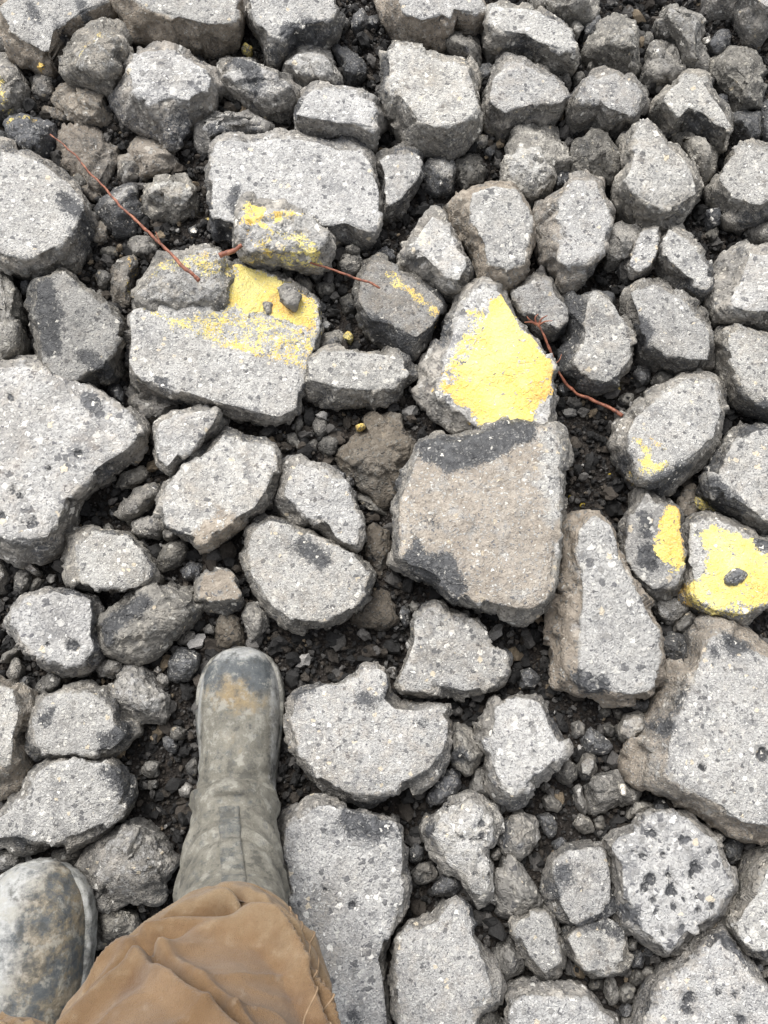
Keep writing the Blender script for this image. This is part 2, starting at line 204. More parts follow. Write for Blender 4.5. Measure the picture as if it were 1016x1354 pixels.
r|g|903,770 906,735 904,700 915,688 935,681 955,684 980,698 1000,708 1030,715 1030,790 1005,808 990,825 975,832 955,828 930,812 905,790|910,765 912,735 910,702 918,692 935,685 955,688 980,702 1000,712 1030,720 1030,782 1000,800 985,812 955,810 930,800 912,785|h=.085 br=.95|chunk almost wholly covered with yellow paint at the picture's side
+p|g|924,706 944,693 965,700 985,710 996,711 1000,725 1030,735 1030,785 995,806 960,806 930,798 914,775 934,760 935,735|.97
+p|g|915,775 1000,795 1000,812 950,822 915,800|.5
+k|g|985,705 1030,712 1030,735 1000,728
d|716,500|820,895 860,860 920,860 920,885 870,928 830,920||z=.08 h=.022 br=1.7|dark oval pebble lying on the yellow painted chunk
b|716,780|495,60 540,25 640,30 705,60 690,100 640,110 590,155 550,130|505,62 545,32 640,35 695,62 650,95 595,135 560,115|h=.04 br=.95|flat grey stone below the yellow painted chunk
b|716,780|605,160 640,100 690,85 708,130 670,190 610,190||h=.045 dirt=.6 br=.75|brown pebble between the flat grey stone and the huge slab
d|716,780|535,260 550,210 630,195 660,280 665,330 620,355 570,330||h=.06|glossy black tar stone between the tall slab and the huge slab
r|g|522,660 540,620 555,585 580,573 600,578 640,570 690,554 712,560 730,558 745,575 748,610 745,660 742,690 738,740 735,780 725,800 700,812 680,817 650,808 620,797 600,790 575,770 540,755 520,745 522,720 525,690|530,660 545,622 560,588 582,577 600,581 640,573 690,557 712,563 730,562 740,577 742,610 739,660 736,690 731,740 726,778 715,793 698,802 680,804 650,796 620,786 600,778 575,760 545,745 530,735 530,715 533,690|h=.12 dirt=.85 br=.97 crown=.006|largest brown-faced slab with a black tar strip along its upper edge
+k|g|548,608 550,575 585,560 640,560 690,540 718,548 712,580 690,590 660,605 630,618 605,623 590,629 575,612
+k|g|533,742 550,703 562,728 600,730 614,755 614,792 600,792 570,772
+k|g|562,690 573,683 580,697 570,701
+g|g|715,565 735,560 745,580 738,690 728,690 715,640 722,600
r|g|733,720 740,690 765,680 795,682 805,690 810,705 820,740 835,770 855,800 872,830 870,880 866,915 830,925 800,930 770,920 735,908 726,880 728,800|764,694 785,684 808,693 820,738 837,773 871,832 868,912 830,917 800,907 775,902 770,860 772,780|h=.1 sb=.85 br=1.03|tall pale slab with a wide tan side next to the brown-faced slab
+k|g|755,892 765,880 785,895 803,898 810,917 780,917
r|g|-25,480 20,478 55,480 95,500 130,520 160,545 188,565 190,595 175,610 150,625 125,645 105,665 90,700 82,725 60,740 30,745 0,735 -25,735|-22,485 30,482 90,502 130,522 185,565 188,585 160,605 140,622 110,655 92,690 78,710 40,712 0,706 -22,708|h=.095 br=.97|huge flat grey slab reaching in from the left edge
+k|0,500|320,50 420,40 480,160 430,190 380,130
+k|0,500|550,350 640,310 650,340 560,390
+pit|0,500|350,342,26 40,85,22 55,500,22 95,530,22 150,645,34 10,620,25 215,400,14 105,650,14
r|0,500|690,330 700,240 710,190 780,150 880,140 940,125 1010,160 990,210 970,260 900,340 830,380 800,430 740,420 700,370|700,330 712,195 780,157 880,147 940,132 1000,162 980,210 960,260 890,335 820,372 790,415 740,400|h=.085 z=.01 br=1.02|pale lobe-shaped chunk under the yellow-banded slab's lower corner
r|g|210,665 222,640 235,610 262,598 290,573 320,578 350,580 365,590 367,615 358,650 345,680 325,690 305,705 280,722 262,727 250,715 235,712 215,700 210,680|214,665 226,640 240,612 265,600 292,577 320,581 348,584 360,593 361,615 350,648 337,672 318,685 300,700 270,716 252,707 236,704 220,692|h=.09|pale chunk with a flat tan facet at its lower end
+n|g|246,717 262,690 290,672 318,680 327,690 300,714 265,729
+k|0,250|780,1010 860,1000 900,1010 860,1040 790,1040
b|0,500|515,480 560,420 640,400 668,415 650,450 590,480 540,500||h=.04 br=.85|upper of three pebbles stacked beside the huge flat slab
b|0,500|525,590 570,530 620,475 700,465 722,490 700,540 640,590 570,640 530,620||h=.045 z=.005 br=1.0 dirt=.45|long tan pebble, middle of the three beside the huge flat slab
b|0,500|580,660 620,625 700,612 740,640 735,690 690,710 620,712||h=.045 br=.95 dirt=.1|wide grey pebble, lowest of the three beside the huge flat slab
r|0,500|275,830 290,740 285,690 330,655 420,650 480,680 550,700 620,745 660,800 700,860 715,890 690,930 620,945 540,945 480,955 400,955 330,950 290,910|360,740 420,690 540,700 620,760 655,830 640,910 560,930 440,935 350,900 345,830|h=.08 br=1.05|rounded triangular pale chunk with blue-black ends below the huge flat slab
b|0,500|690,830 720,770 770,725 830,730 835,780 800,830 730,865||h=.045 br=.6|dark oval stone beside the rounded triangular pale chunk
d|0,500|810,860 850,820 900,840 890,890 830,900||h=.04 br=1.3|small blue-black pebble below the dark oval stone
r|250,500|30,985 45,910 70,870 130,855 190,880 215,930 238,1000 220,1030 180,1045 90,1040 30,1010|45,980 55,915 80,878 130,862 185,885 205,930 225,990 130,995|h=.06 dirt=1 br=.85|square brown-topped stone with a black side above the boot
t|0,500|100,830 125,812 172,865 160,880 110,850||h=.02 z=.01|pale tan splinter below the huge flat slab
b|0,500|60,905 90,855 135,870 125,930 85,972 65,940||h=.035 br=.85|grey upright pebble under the pale tan splinter
b|0,500|125,930 160,890 192,905 180,935 140,960||h=.03 br=.6|dark pebble next to the grey upright pebble
b|0,500|200,900 215,880 250,885 240,915 215,920||h=.02 br=1|small round grey pebble touching the triangular pale chunk
b|0,500|55,810 75,790 100,800 90,830 65,830||h=.02 br=.95|small grey pebble under the huge flat slab's edge
b|0,500|-30,810 10,815 25,880 5,950 -30,960||h=.05 br=.8|grey chunk edge poking in at the left below the huge slab
b|0,500|460,660 490,650 510,680 490,700 465,690||h=.025 br=.8|grey pebble on the crown of the triangular chunk
t|0,500|725,690 745,670 785,690 770,720 735,720||h=.03 z=.015 br=.8|tan pebble at the foot of the chunk with a tan facet
d|0,500|480,600 500,585 520,605 505,630||h=.025 br=1.3|small dark crumb stone beside the long tan pebble
r|250,500|360,560 390,480 400,400 450,360 500,350 560,400 640,440 710,465 730,560 770,660 765,720 745,765 680,745 620,715 540,670 470,640 380,590|440,440 490,380 560,405 640,450 705,470 735,580 765,680 740,750 660,720 620,650 500,590 420,520|h=.085|pale angular chunk with a black lower flank overlapping the chunk below it
r|g|326,720 328,700 345,688 358,683 375,690 398,702 410,700 440,718 465,728 482,740 494,760 485,790 475,805 455,820 425,829 400,830 375,820 358,810 340,785 327,760|330,720 333,703 346,692 358,687 375,694 398,706 410,704 440,722 463,732 478,743 486,760 477,787 467,800 450,812 425,820 400,820 378,811 362,802 346,780 333,757|h=.085 br=1.06|large pale rounded chunk directly above the boot toe
+k|250,500|450,760 500,690 600,760 650,830 600,870 520,810
s|g|448,610 455,592 475,575 495,557 520,547 535,555 550,575 552,600 545,625 535,650 525,665 500,672 485,655 470,640 455,630|455,605 478,580 520,555 540,580 538,605 500,630 470,625|h=.065 br=.75|mossy brown soil-covered stone behind the largest brown slab
s|250,500|780,790 790,690 830,640 880,680 910,760 900,820 850,880 800,840||h=.04 br=.6|dark brown rounded soil clod beside the largest brown slab
b|250,500|730,530 790,515 850,570 900,610 840,600 760,560||h=.03 br=.75|flat dark splinter below the mossy soil-covered stone
b|250,500|550,200 580,170 615,190 620,240 590,262 560,240||h=.03 br=.8|light brown pebble under the brick-shaped chunk
b|250,500|580,290 620,260 665,275 668,320 630,350 590,325||h=.035 br=.5|round dark pebble near the mossy soil-covered stone
b|250,500|535,290 555,270 580,290 570,318 540,315||h=.025 br=.65 dirt=.4|small brown pebble touching the round dark pebble
b|250,500|470,190 490,150 512,165 505,210 485,250||h=.03 br=.8|narrow grey pebble off the yellow-banded slab's lower corner
b|250,500|430,255 480,240 510,320 495,332 450,290||h=.025 br=.95|pale slanting splinter above the pale angular chunk
s|250,780|720,120 780,30 870,0 920,60 925,140 870,180 770,185||h=.04 br=.6|flat dark brown soil clod between the boot-toe chunk and the brown slab
b|250,780|240,130 260,70 310,60 350,110 345,170 290,235 260,190||h=.05 br=.9 dirt=.25|grey five-sided stone just above the boot toe
s|250,780|115,200 130,120 190,110 230,150 240,240 180,260 115,250||h=.035 br=.6|brown soil lump touching the boot toe
d|500,780|95,110 110,70 140,90 140,150 125,170||h=.03 br=1.3|blue-black sliver beside the flat dark soil clod
b|500,780|140,70 165,50 190,70 180,105 150,100||h=.025 br=.8|light pebble beside the blue-black sliver
r|0,780|30,150 50,90 100,30 200,0 330,0 430,40 450,120 430,200 460,270 420,330 370,380 290,370 220,340 150,300 90,240 45,200|50,140 120,40 250,15 400,60 430,130 420,210 440,270 380,330 300,340 160,290 100,230|h=.08 dirt=.1|rounded light chunk with one dark pit left of the dark spotted stone
+pit|0,780|320,250,34 215,240,14
b|0,780|430,180 460,110 520,50 570,-20 640,-30 750,-25 860,0 882,60 850,130 780,210 720,260 650,305 560,310 480,275 440,240|445,180 480,110 530,55 580,-10 750,-15 860,15 860,70 780,160 680,210 560,240 470,225|h=.085 br=.82 dirt=.3|dark leaf-shaped chunk with pale flecks above and left of the boot
+k|0,780|440,150 520,55 640,0 700,60 600,130 520,180 480,260 440,230
b|0,780|495,480 510,400 550,355 620,350 660,380 690,430 740,490 745,550 730,610 670,600 590,595 540,560|515,470 530,405 560,370 620,365 680,440 725,500 710,560 640,560 560,530|h=.065|black and cream mottled stone between dark leaf chunk and boot
d|0,780|745,330 790,270 850,250 888,290 880,340 840,400 790,415 750,390||h=.05 br=1.3|blue-black oval stone at the boot toe's outer side
b|0,780|430,340 470,300 540,320 550,360 500,390 440,390||h=.045 br=.85 dirt=.3|tan and dark pebble under the dark leaf-shaped chunk
r|0,780|140,600 160,540 190,490 260,450 360,435 490,450 540,560 600,600 610,640 560,690 480,745 380,730 330,745 220,750 150,710|150,600 200,500 270,460 420,470 490,530 500,600 560,650 480,720 340,730 220,740 155,700|h=.08 br=.85 dirt=.15|blocky grey chunk with a dark end, two stones out from the boot
+k|0,780|430,650 500,640 540,600 600,620 560,680 470,730
+k|0,780|160,550 240,540 230,610 170,620
r|0,780|-40,380 20,420 90,450 140,500 150,560 130,630 120,700 125,790 110,870 50,910 0,930 -40,930|-40,420 50,460 80,560 85,680 60,760 -40,790|h=.085 sb=.5|pale chunk with a brown flank cut by the left edge beside the blocky grey chunk
r|g|-12,1090 10,1070 35,1050 33,1030 45,1015 70,1003 95,1000 125,1006 150,1003 165,1020 176,1035 177,1055 165,1080 145,1095 115,1112 90,1120 60,1125 35,1128 10,1115 -12,1120|-10,1088 14,1070 40,1050 40,1032 50,1019 70,1008 95,1005 125,1011 148,1009 158,1022 160,1050 150,1078 135,1088 110,1100 80,1108 50,1112 25,1108 -10,1110|h=.095 br=.88 dirt=.1|large rough grey chunk above the muddy white boot
+k|0,780|450,800 520,770 590,900 580,1000 520,900
+k|0,1054|15,215 60,175 110,180 100,250 60,250
b|0,780|165,450 200,370 240,350 275,400 240,460 180,495||h=.04 br=.7|dark rough pebble above the blocky grey chunk
b|0,780|30,380 70,310 100,350 70,425||h=.035 br=.85|grey kite-shaped pebble left of the dark rough pebble
b|0,780|0,290 60,255 90,275 40,320 0,325||h=.035 br=.75|smooth grey pebble at the left edge under the rounded pitted chunk
d|0,780|80,410 105,380 135,395 130,435 95,440||h=.03 br=1.3|dark pebble between the kite-shaped and the dark rough pebbles
b|0,780|790,230 830,190 870,190 870,235 820,248||h=.03 br=.7|grey pebble under the dark leaf-shaped chunk's tip
b|0,780|700,400 720,378 755,400 745,430 715,430||h=.025 br=1.05|pale pebble at the blue-black oval stone's foot
t|0,780|685,365 705,340 725,355 710,382||h=.02|tan pebble beside the blue-black oval stone
b|0,780|905,175 935,150 965,175 955,200 920,195||h=.025 br=.7|dark pebble with a white fleck near the boot toe
b|0,780|640,800 670,765 710,780 700,830 650,842||h=.03 br=.6|dark pebble with an orange fleck in the gravel beside the boot
b|0,780|800,900 830,872 860,890 850,925 815,930||h=.025 br=1.15|pale pebble in the dark gravel close to the boot
d|0,780|730,665 760,658 790,700 775,732 740,710||h=.03 br=1.5|flat blue-black chip in the gravel beside the boot
b|0,780|745,625 790,612 830,630 820,665 770,670||h=.03 br=.65|dark flat pebble behind the blue-black chip
b|0,780|835,790 870,750 890,790 880,830 845,830||h=.03 br=.45|dark pebble pressed against the boot's side
b|0,780|660,860 700,855 705,890 670,900||h=.025 br=.4|round dark pebble in the gravel beside the boot
b|0,1054|320,330 370,270 420,200 500,150 590,105 650,140 720,190 770,260 800,300 770,350 710,430 650,510 600,520 540,490 460,480 400,440 340,380|380,240 500,170 600,140 680,190 740,270 720,340 650,400 580,460 510,480 420,430 400,330|h=.09 br=.92|dark-edged grey chunk between the two boots
b|0,1054|410,550 430,510 540,515 605,540 620,600 560,650 480,690 430,660||h=.055 br=.85 dirt=.2|grey-brown stone partly under the trouser leg
b|0,1054|200,280 260,240 380,225 370,280 300,340 230,310||h=.035 br=.5 dirt=.4|dark brown flat stone just above the muddy white boot
b|0,1054|-40,250 40,235 110,280 60,310 0,330 -40,330||h=.045 br=.8|grey stone at the left edge touching the muddy white boot
r|g|380,950 378,925 388,912 410,908 425,900 445,900 470,892 482,878 500,878 517,890 520,905 516,920 528,932 548,934 575,932 590,935 598,955 596,980 590,1000 570,1025 545,1040 510,1050 480,1064 462,1058 440,1052 415,1035 400,1015 390,1000 382,980|388,950 390,928 395,918 412,913 430,905 448,905 470,898 484,884 500,884 511,892 513,906 508,924 522,938 546,940 575,938 586,940 592,955 590,978 584,996 565,1018 542,1030 508,1040 480,1050 464,1046 444,1040 422,1024 408,1006 398,990|h=.085 br=1.08|wide pale chunk with a notched tongue right beside the boot
+k|250,780|745,450 800,445 850,470 880,430 885,350 910,400 890,490 810,530 765,500
+k|250,780|430,470 580,405 615,415 570,460 480,485
+k|500,780|150,590 190,570 230,590 220,625 170,615
r|500,780|70,410 110,330 150,230 155,150 210,90 270,65 310,110 360,120 430,135 470,190 510,250 575,290 575,370 540,430 450,470 380,485 310,460 210,470 110,475 75,440|90,405 125,330 165,230 170,155 215,100 268,78 305,120 360,130 425,145 460,195 500,260 560,300 555,360 525,410 440,445 380,455 310,435 210,440 120,445|h=.075 dirt=.35 br=.92|tan-grey bell-shaped chunk below the largest brown slab
r|500,780|440,600 500,530 530,490 620,470 700,465 740,495 760,580 800,640 830,690 840,740 790,790 730,850 680,900 640,950 580,980 540,960 510,900 490,800 500,730 460,680|530,530 620,490 720,500 790,640 830,710 780,770 700,840 620,900 560,880 520,800 500,690 530,600|h=.085 br=1.05|pale kite-shaped chunk with black edges next to the notched chunk
b|500,780|315,720 340,620 380,605 420,630 450,690 480,740 440,790 400,840 360,800 320,770||h=.065 br=.95|small half-black stone between the notched and kite-shaped chunks
+k|500,780|320,730 350,690 420,730 400,800 340,780
d|500,780|220,940 260,870 310,815 360,810 370,870 340,930 290,970 240,965|235,935 270,875 315,825 355,820 360,865 330,920 285,955|h=.035 br=1.5|smooth flat blue-black stone under the notched chunk
b|500,780|415,880 440,800 480,795 495,860 498,945 450,930 420,910||h=.045 br=.8|narrow dark-capped stone beside the flat blue-black stone
d|500,780|640,375 680,350 730,400 690,440 650,450||h=.035 br=1.6|small grey tar pebble above the kite-shaped chunk
b|500,780|870,600 900,585 930,605 920,655 880,660||h=.03 br=.9|small grey block pebble in the gravel below the tall slab
d|716,780|190,670 230,615 280,660 325,700 260,745 200,715||h=.045 br=1.6|purple-grey angular stone in the gravel below the tall slab
t|716,780|168,790 200,740 240,745 250,800 220,850 180,840||h=.045 br=.75|smooth round tan pebble below the purple-grey stone
b|716,780|70,820 110,770 160,775 165,840 130,875 85,850||h=.04 br=.7|dark pebble with a white edge at the kite-shaped chunk's point
t|716,780|345,620 380,575 430,555 478,575 460,630 400,695 360,670||h=.055 br=.85|tan boulder-shaped stone below the tall pale slab
d|716,780|385,520 440,490 500,500 505,535 440,552||h=.04 br=1.2|flat black stone touching the foot of the tall pale slab
b|716,780|260,545 290,515 320,530 310,565 275,570||h=.025 br=.7|grey pebble in fine gravel right below the tall slab
b|716,780|325,540 350,520 372,545 360,580 335,575||h=.025 br=.5|dark pebble in fine gravel right below the tall slab
b|716,780|280,610 310,595 335,620 325,655 290,650||h=.03 br=.5|dark round pebble beside the purple-grey stone
b|716,780|205,880 250,830 370,815 390,870 440,900 430,950 370,960 300,995 230,1005 210,940||h=.055 br=.8 dirt=.3|grey-brown block stone with a white fleck near the huge slab
t|716,780|355,880 368,872 378,885 375,918 360,920||z=.05 h=.012 br=1.8|white fleck pebble on the grey-brown block stone
b|716,780|150,900 180,870 195,940 215,1000 190,1010 160,960||h=.035 br=1.05|narrow pale stone beside the grey-brown block stone
b|716,780|10,940 45,915 90,965 70,992 25,985||h=.035 br=.8 dirt=.35|tan pebble off the kite-shaped chunk's lower tip
b|716,780|0,880 20,855 40,880 20,908||h=.02 br=.85|small pebble under the kite-shaped chunk
b|716,780|105,690 125,680 142,705 130,738 110,730||h=.02 br=.9|tiny pale pebble beside the kite-shaped chunk
r|g|828,1010 835,990 850,960 865,930 875,890 885,875 905,880 912,850 908,840 930,818 942,812 960,820 985,835 1000,850 1030,865 1030,1112 1000,1110 975,1105 950,1092 920,1075 895,1060 865,1050 835,1040|885,985 895,955 915,920 930,880 940,850 955,845 1000,865 1030,880 1030,1090 980,1085 950,1062 915,1042 888,1020|h=.11 sb=.7 br=1.06|huge pale slab with a sloping brown side at the picture's right edge
+k|g|958,830 990,845 1000,860 975,868 960,855
+k|g|868,965 885,945 896,960 890,980 875,975
+k|g|938,852 950,845 953,865 942,868
+pit|716,780|1000,735,36 720,795,22 720,930,14
r|g|372,1095 385,1082 405,1070 420,1060 440,1060 460,1070 490,1078 520,1080 535,1090 537,1115 540,1145 538,1180 530,1210 520,1240 510,1270 518,1300 522,1380 440,1390 400,1250 385,1200 375,1150|380,1100 390,1088 408,1076 422,1066 440,1066 460,1076 490,1084 518,1086 529,1095 530,1115 532,1145 528,1180 520,1208 508,1240 500,1270 508,1300 512,1375 450,1380 410,1250 395,1200 384,1150|h=.085 br=1.08|long pale slab running down alongside the tan trouser leg
+k|250,1054|640,60 740,60 850,90 930,130 950,160 840,210 720,190 690,120
+k|250,1054|700,960 750,950 780,1000 760,1060 700,1050
+pit|250,1054|730,485,26 610,415,12
b|500,1054|205,160 230,110 290,70 330,20 400,-10 460,10 510,60 540,130 540,210 500,250 530,300 540,380 520,440 440,500 410,440 380,370 320,340 260,280 230,230|225,165 250,115 310,75 340,30 400,5 455,25 500,75 525,140 520,200 480,250 510,310 520,380 500,430 445,470 420,420 390,350 330,320 280,270|h=.08 br=1.15 dirt=.15|waisted pale grey chunk with dark pits below the blue-black stone
+pit|500,1054|470,115,18 465,175,18 435,345,18 385,185,12
+k|500,1054|210,160 240,120 280,140 270,180 230,190
b|500,1054|545,180 560,110 640,70 700,90 722,180 680,230 610,285 560,260|590,130 640,90 700,100 715,180 680,220 620,265 600,200|h=.06 dirt=.35 br=1.05|small tan-topped stone beside the waisted pale chunk
+k|500,1054|545,130 590,110 600,280 555,260
b|500,1054|530,440 545,350 560,280 610,290 660,350 710,420 745,470 690,510 600,540 580,555 530,520|555,400 575,300 610,300 700,430 700,470 600,500 560,480|h=.06 br=.72|dark pyramid stone under the small tan-topped stone
b|500,1054|150,340 190,300 240,300 265,340 240,380 180,392||h=.04 br=.5 dirt=.4|round dark brown pebble beside the long pale slab
d|500,1054|245,410 290,360 340,360 385,400 330,440 270,455||h=.045 br=1.3|black and tan pebble under the waisted pale chunk
r|g|518,1270 530,1240 545,1222 575,1215 590,1192 610,1190 625,1200 630,1230 645,1260 655,1285 662,1310 655,1330 635,1345 625,1380 530,1390 522,1340 518,1300|528,1268 540,1240 552,1228 580,1218 594,1198 610,1196 620,1205 624,1235 634,1262 646,1288 652,1308 643,1322 625,1335 612,1375 536,1380 530,1335 527,1300|h=.085 br=1.02|large pale pentagon chunk beside the long slab at the bottom
b|500,1054|525,720 550,670 600,645 640,690 660,760 640,800 580,840 540,800||h=.055 br=.7|dark grey lump beside the pale pentagon chunk
r|500,1054|595,570 620,530 700,510 760,495 800,590 830,680 840,760 790,800 750,825 700,790 660,740 640,680 610,620|610,570 640,535 750,505 790,590 820,680 820,750 750,790 710,760 670,700|h=.065 br=.9 dirt=.15|small grey tilted block below the dark pyramid stone
r|716,1054|10,430 35,340 40,280 120,230 220,225 290,240 315,290 325,400 320,480 250,525 180,555 120,565 80,520 40,480|60,300 120,240 220,232 285,250 305,300 312,400 300,465 240,505 170,540 125,545 80,470|h=.075|pale knobbly chunk with a dark cheek beside the pitted round slab
+k|716,1054|20,420 90,300 150,300 130,360 90,420 60,500
r|716,1054|95,620 130,570 250,530 330,550 375,600 390,680 395,750 370,795 280,800 210,810 160,750 120,680|110,620 140,580 250,540 325,558 365,605 378,680 375,740 280,770 210,780 160,710|h=.065 br=.92|grey block with a dark upper half below the pale knobbly chunk
+k|716,1054|190,590 250,535 330,555 370,610 340,640 250,610
r|g|668,1340 672,1310 690,1298 720,1295 760,1300 785,1310 800,1330 822,1345 830,1390 665,1390|675,1345 682,1325 700,1318 740,1318 775,1325 795,1340 812,1352 818,1390 672,1390|h=.075|pale chunk with a dark upper rim cut by the bottom edge
b|500,1054|420,1010 480,950 530,970 560,1016 560,1080 420,1080||h=.055 br=.7|dark stone cut by the bottom edge beside the pale pentagon chunk
b|500,1054|535,880 555,840 572,860 560,905 540,910||h=.03 br=.7 dirt=.5|tan pebble behind the dark grey lump's lower end
d|500,1054|135,250 165,215 205,235 200,285 150,295||h=.03|dark pebble above the round dark brown pebble
b|500,1054|505,255 540,230 555,250 550,285 515,285||h=.04 br=1.05|pale pebble in the waist of the pale grey chunk
d|500,1054|720,90 770,80 805,120 780,190 745,150||h=.035 br=1.5|blue-black wedge pebble above the pale knobbly chunk
d|500,1054|790,210 820,185 850,200 835,245 800,250||h=.03 br=1.4|glinting black pebble touching the pale knobbly chunk
b|716,1054|150,130 180,85 220,105 240,160 180,160||h=.03 br=.85 dirt=.35|tan pebble above the knobbly chunk
b|716,1054|235,110 265,80 290,100 285,150 255,150||h=.03 br=.8|grey pebble between the tan pebble and the pitted slab
r|716,1054|270,190 340,150 410,140 430,90 500,75 580,80 660,85 720,140 800,200 830,270 850,340 875,410 840,460 800,530 740,580 660,620 640,660 580,705 540,680 460,640 380,580 335,520 330,400 330,280|285,190 420,150 440,98 500,85 580,90 655,95 790,205 840,340 855,405 815,450 770,530 650,605 580,690 500,620 430,580 430,500 370,450 350,320|h=.09 br=1.08|large pale slab pocked with black pits
+k|716,1054|340,470 420,480 440,580 380,570 340,520
+pit|716,1054|490,370,30 510,165,22 475,165,14 460,270,18 630,190,16 660,195,14 545,260,12 690,300,24 715,325,24 675,350,20 570,350,22 585,420,28 460,410,24 500,460,18 595,495,16 640,460,12 695,450,14 710,510,18 775,490,16 630,580,14 680,410,12 760,245,16 375,200,12 510,510,12 540,610,14 410,240,9 570,225,9
r|716,1054|800,550 840,480 900,410 940,300 1000,240 1060,210 1060,720 1000,720 930,690 880,640|860,520 920,410 950,300 1060,230 1060,690 960,690 900,620|h=.085|pale chunk at the picture's side between the huge slab and the corner slab
r|716,1054|390,1060 430,960 480,860 530,780 620,720 690,620 740,600 800,570 850,620 900,690 950,780 1000,840 1060,900 1060,1120 390,1120|470,1060 540,940 545,840 640,780 720,720 810,640 870,700 900,760 1000,860 1060,920 1060,1120 440,1120|h=.095|pale slab with a black upper edge filling the bottom right corner
+pit|716,1054|665,900,34 655,960,34 795,870,16 865,890,16 905,850,12 895,1000,26
b|716,1054|285,870 305,810 330,830 348,890 320,940 295,915||h=.035 br=1|narrow grey pebble standing below the dark-topped grey block
d|716,1054|400,720 430,690 460,710 450,765 410,765||h=.035|black pebble below the pitted slab
b|716,1054|395,820 420,770 465,790 470,835 430,850||h=.035 br=.5 dirt=.4|brown-black stone below the pitted slab's tip
b|716,1054|380,660 400,630 432,650 420,688 390,690||h=.03 br=1|pale pebble under the pitted slab's edge
d|716,1054|445,690 480,660 540,690 520,720 460,720||h=.03|black flat pebble under the pitted slab's tip
b|716,1054|345,880 380,840 420,860 410,915 360,920||h=.035 br=.5|dark stone beside the narrow standing pebble
d|716,1054|355,960 380,920 405,940 400,980 370,988||h=.03 br=1.4|black pebble near the bottom-cut pale chunk
b|716,1054|215,840 245,810 275,825 270,858 225,862||h=.03 br=.55 dirt=.4|brown pebble beneath the dark-topped grey block
b|716,1054|445,790 470,760 500,770 490,800 460,808||h=.025 br=.7|grey pebble beside the brown-black stone
d|716,1054|815,210 860,185 900,210 895,270 850,300 825,260||h=.04|black lump between the pitted slab and the huge slab
b|716,1054|770,140 820,120 860,150 850,185 790,180||h=.035 br=.45 dirt=.3|dark brown stone under the huge slab's lower edge
d|716,1054|935,770 970,725 1005,745 990,780 950,790||h=.035 br=1.4|black pebble in the gap at the picture's side above the corner slab
b|716,1054|915,720 930,700 948,720 940,750 920,750||h=.025 br=.8|small grey pebble above the corner slab
t|716,1054|945,800 970,790 990,800 975,812||h=.02 br=1.1|pale chip above the corner slab
b|716,1054|985,775 1005,760 1030,775 1020,812 990,805||h=.03 br=.6 dirt=.3|reddish-brown pebble at the picture's side above the corner slab
b|716,1054|385,85 420,35 480,25 515,50 460,75 400,95||h=.04 z=.005 br=1.0 dirt=.15|curved tan-grey stone on the pitted slab's upper rim
d|716,1054|505,40 540,15 575,45 570,80 520,80||h=.045 br=1.3|black stone between the pitted slab and the huge slab's tip
y|250,0|232,215 245,195 280,205 275,245 245,235||h=.025|bright yellow crumb behind the elongated mottled chunk
y|0,0|910,975 930,962 948,985 935,1010 915,1000||h=.022|bright yellow crumb beside the big square slab
y|0,0|168,285 190,278 205,295 190,308 172,303||z=.035 h=.015|bright yellow crumb on the corner chunk's foot
y|250,250|690,650 715,632 735,655 725,685 700,675||h=.025 z=.01|yellow crumb behind the brick-shaped chunk
y|716,250|300,895 330,878 362,890 350,912 315,910||h=.02|yellow-stained pebble at the egg-shaped chunk's foot
y|716,500|420,985 440,962 462,978 465,1010 440,1025 422,1010||z=.05 h=.014|orange-yellow paint chip beside the tall pale slab
y|716,500|45,100 70,92 90,105 75,118 50,115||h=.02|olive yellow crumb hard against the yellow wedge
y|250,500|750,220 770,205 795,212 775,235 755,238||h=.03 z=.02|yellow-stained crumb on the mossy soil-covered stone's edge
'''
# ------------------------------------------------------------------ helpers
def W(u, v, z):                                         # photo pixel on the horizontal plane z
    ct, st = math.cos(TILT), math.sin(TILT)
    xc, yc = (u-508.0)/FPX, (677.0-v)/FPX
    d = np.array((xc, st+yc*ct, -ct+yc*st))
    t = (CAMH-z)/-d[2]
    return np.array((d[0]*t, d[1]*t, z))
def _hash(ix, iy, iz, seed):
    h = (ix.astype(np.uint32)*np.uint32(374761393)) ^ (iy.astype(np.uint32)*np.uint32(668265263)) ^ (iz.astype(np.uint32)*np.uint32(2147483647)) ^ np.uint32((seed*974634777) & 0xffffffff)
    h = (h ^ (h >> np.uint32(13)))*np.uint32(1274126177)
    h = (h ^ (h >> np.uint32(16)))*np.uint32(2246822519)
    return ((h ^ (h >> np.uint32(15))) & np.uint32(0xffffff)).astype(np.float64)/16777215.0
def vnoise(p, f, seed=0):                               # smooth noise in -1..1
    q = p*f+31.7; i = np.floor(q).astype(np.int64); r = q-i; r = r*r*(3-2*r); o = 0
    for a in (0, 1):
        for b in (0, 1):
            for c in (0, 1):
                wgt = (r[:, 0] if a else 1-r[:, 0])*(r[:, 1] if b else 1-r[:, 1])*(r[:, 2] if c else 1-r[:, 2])
                o = o+wgt*_hash(i[:, 0]+a, i[:, 1]+b, i[:, 2]+c, seed)
    return o*2-1
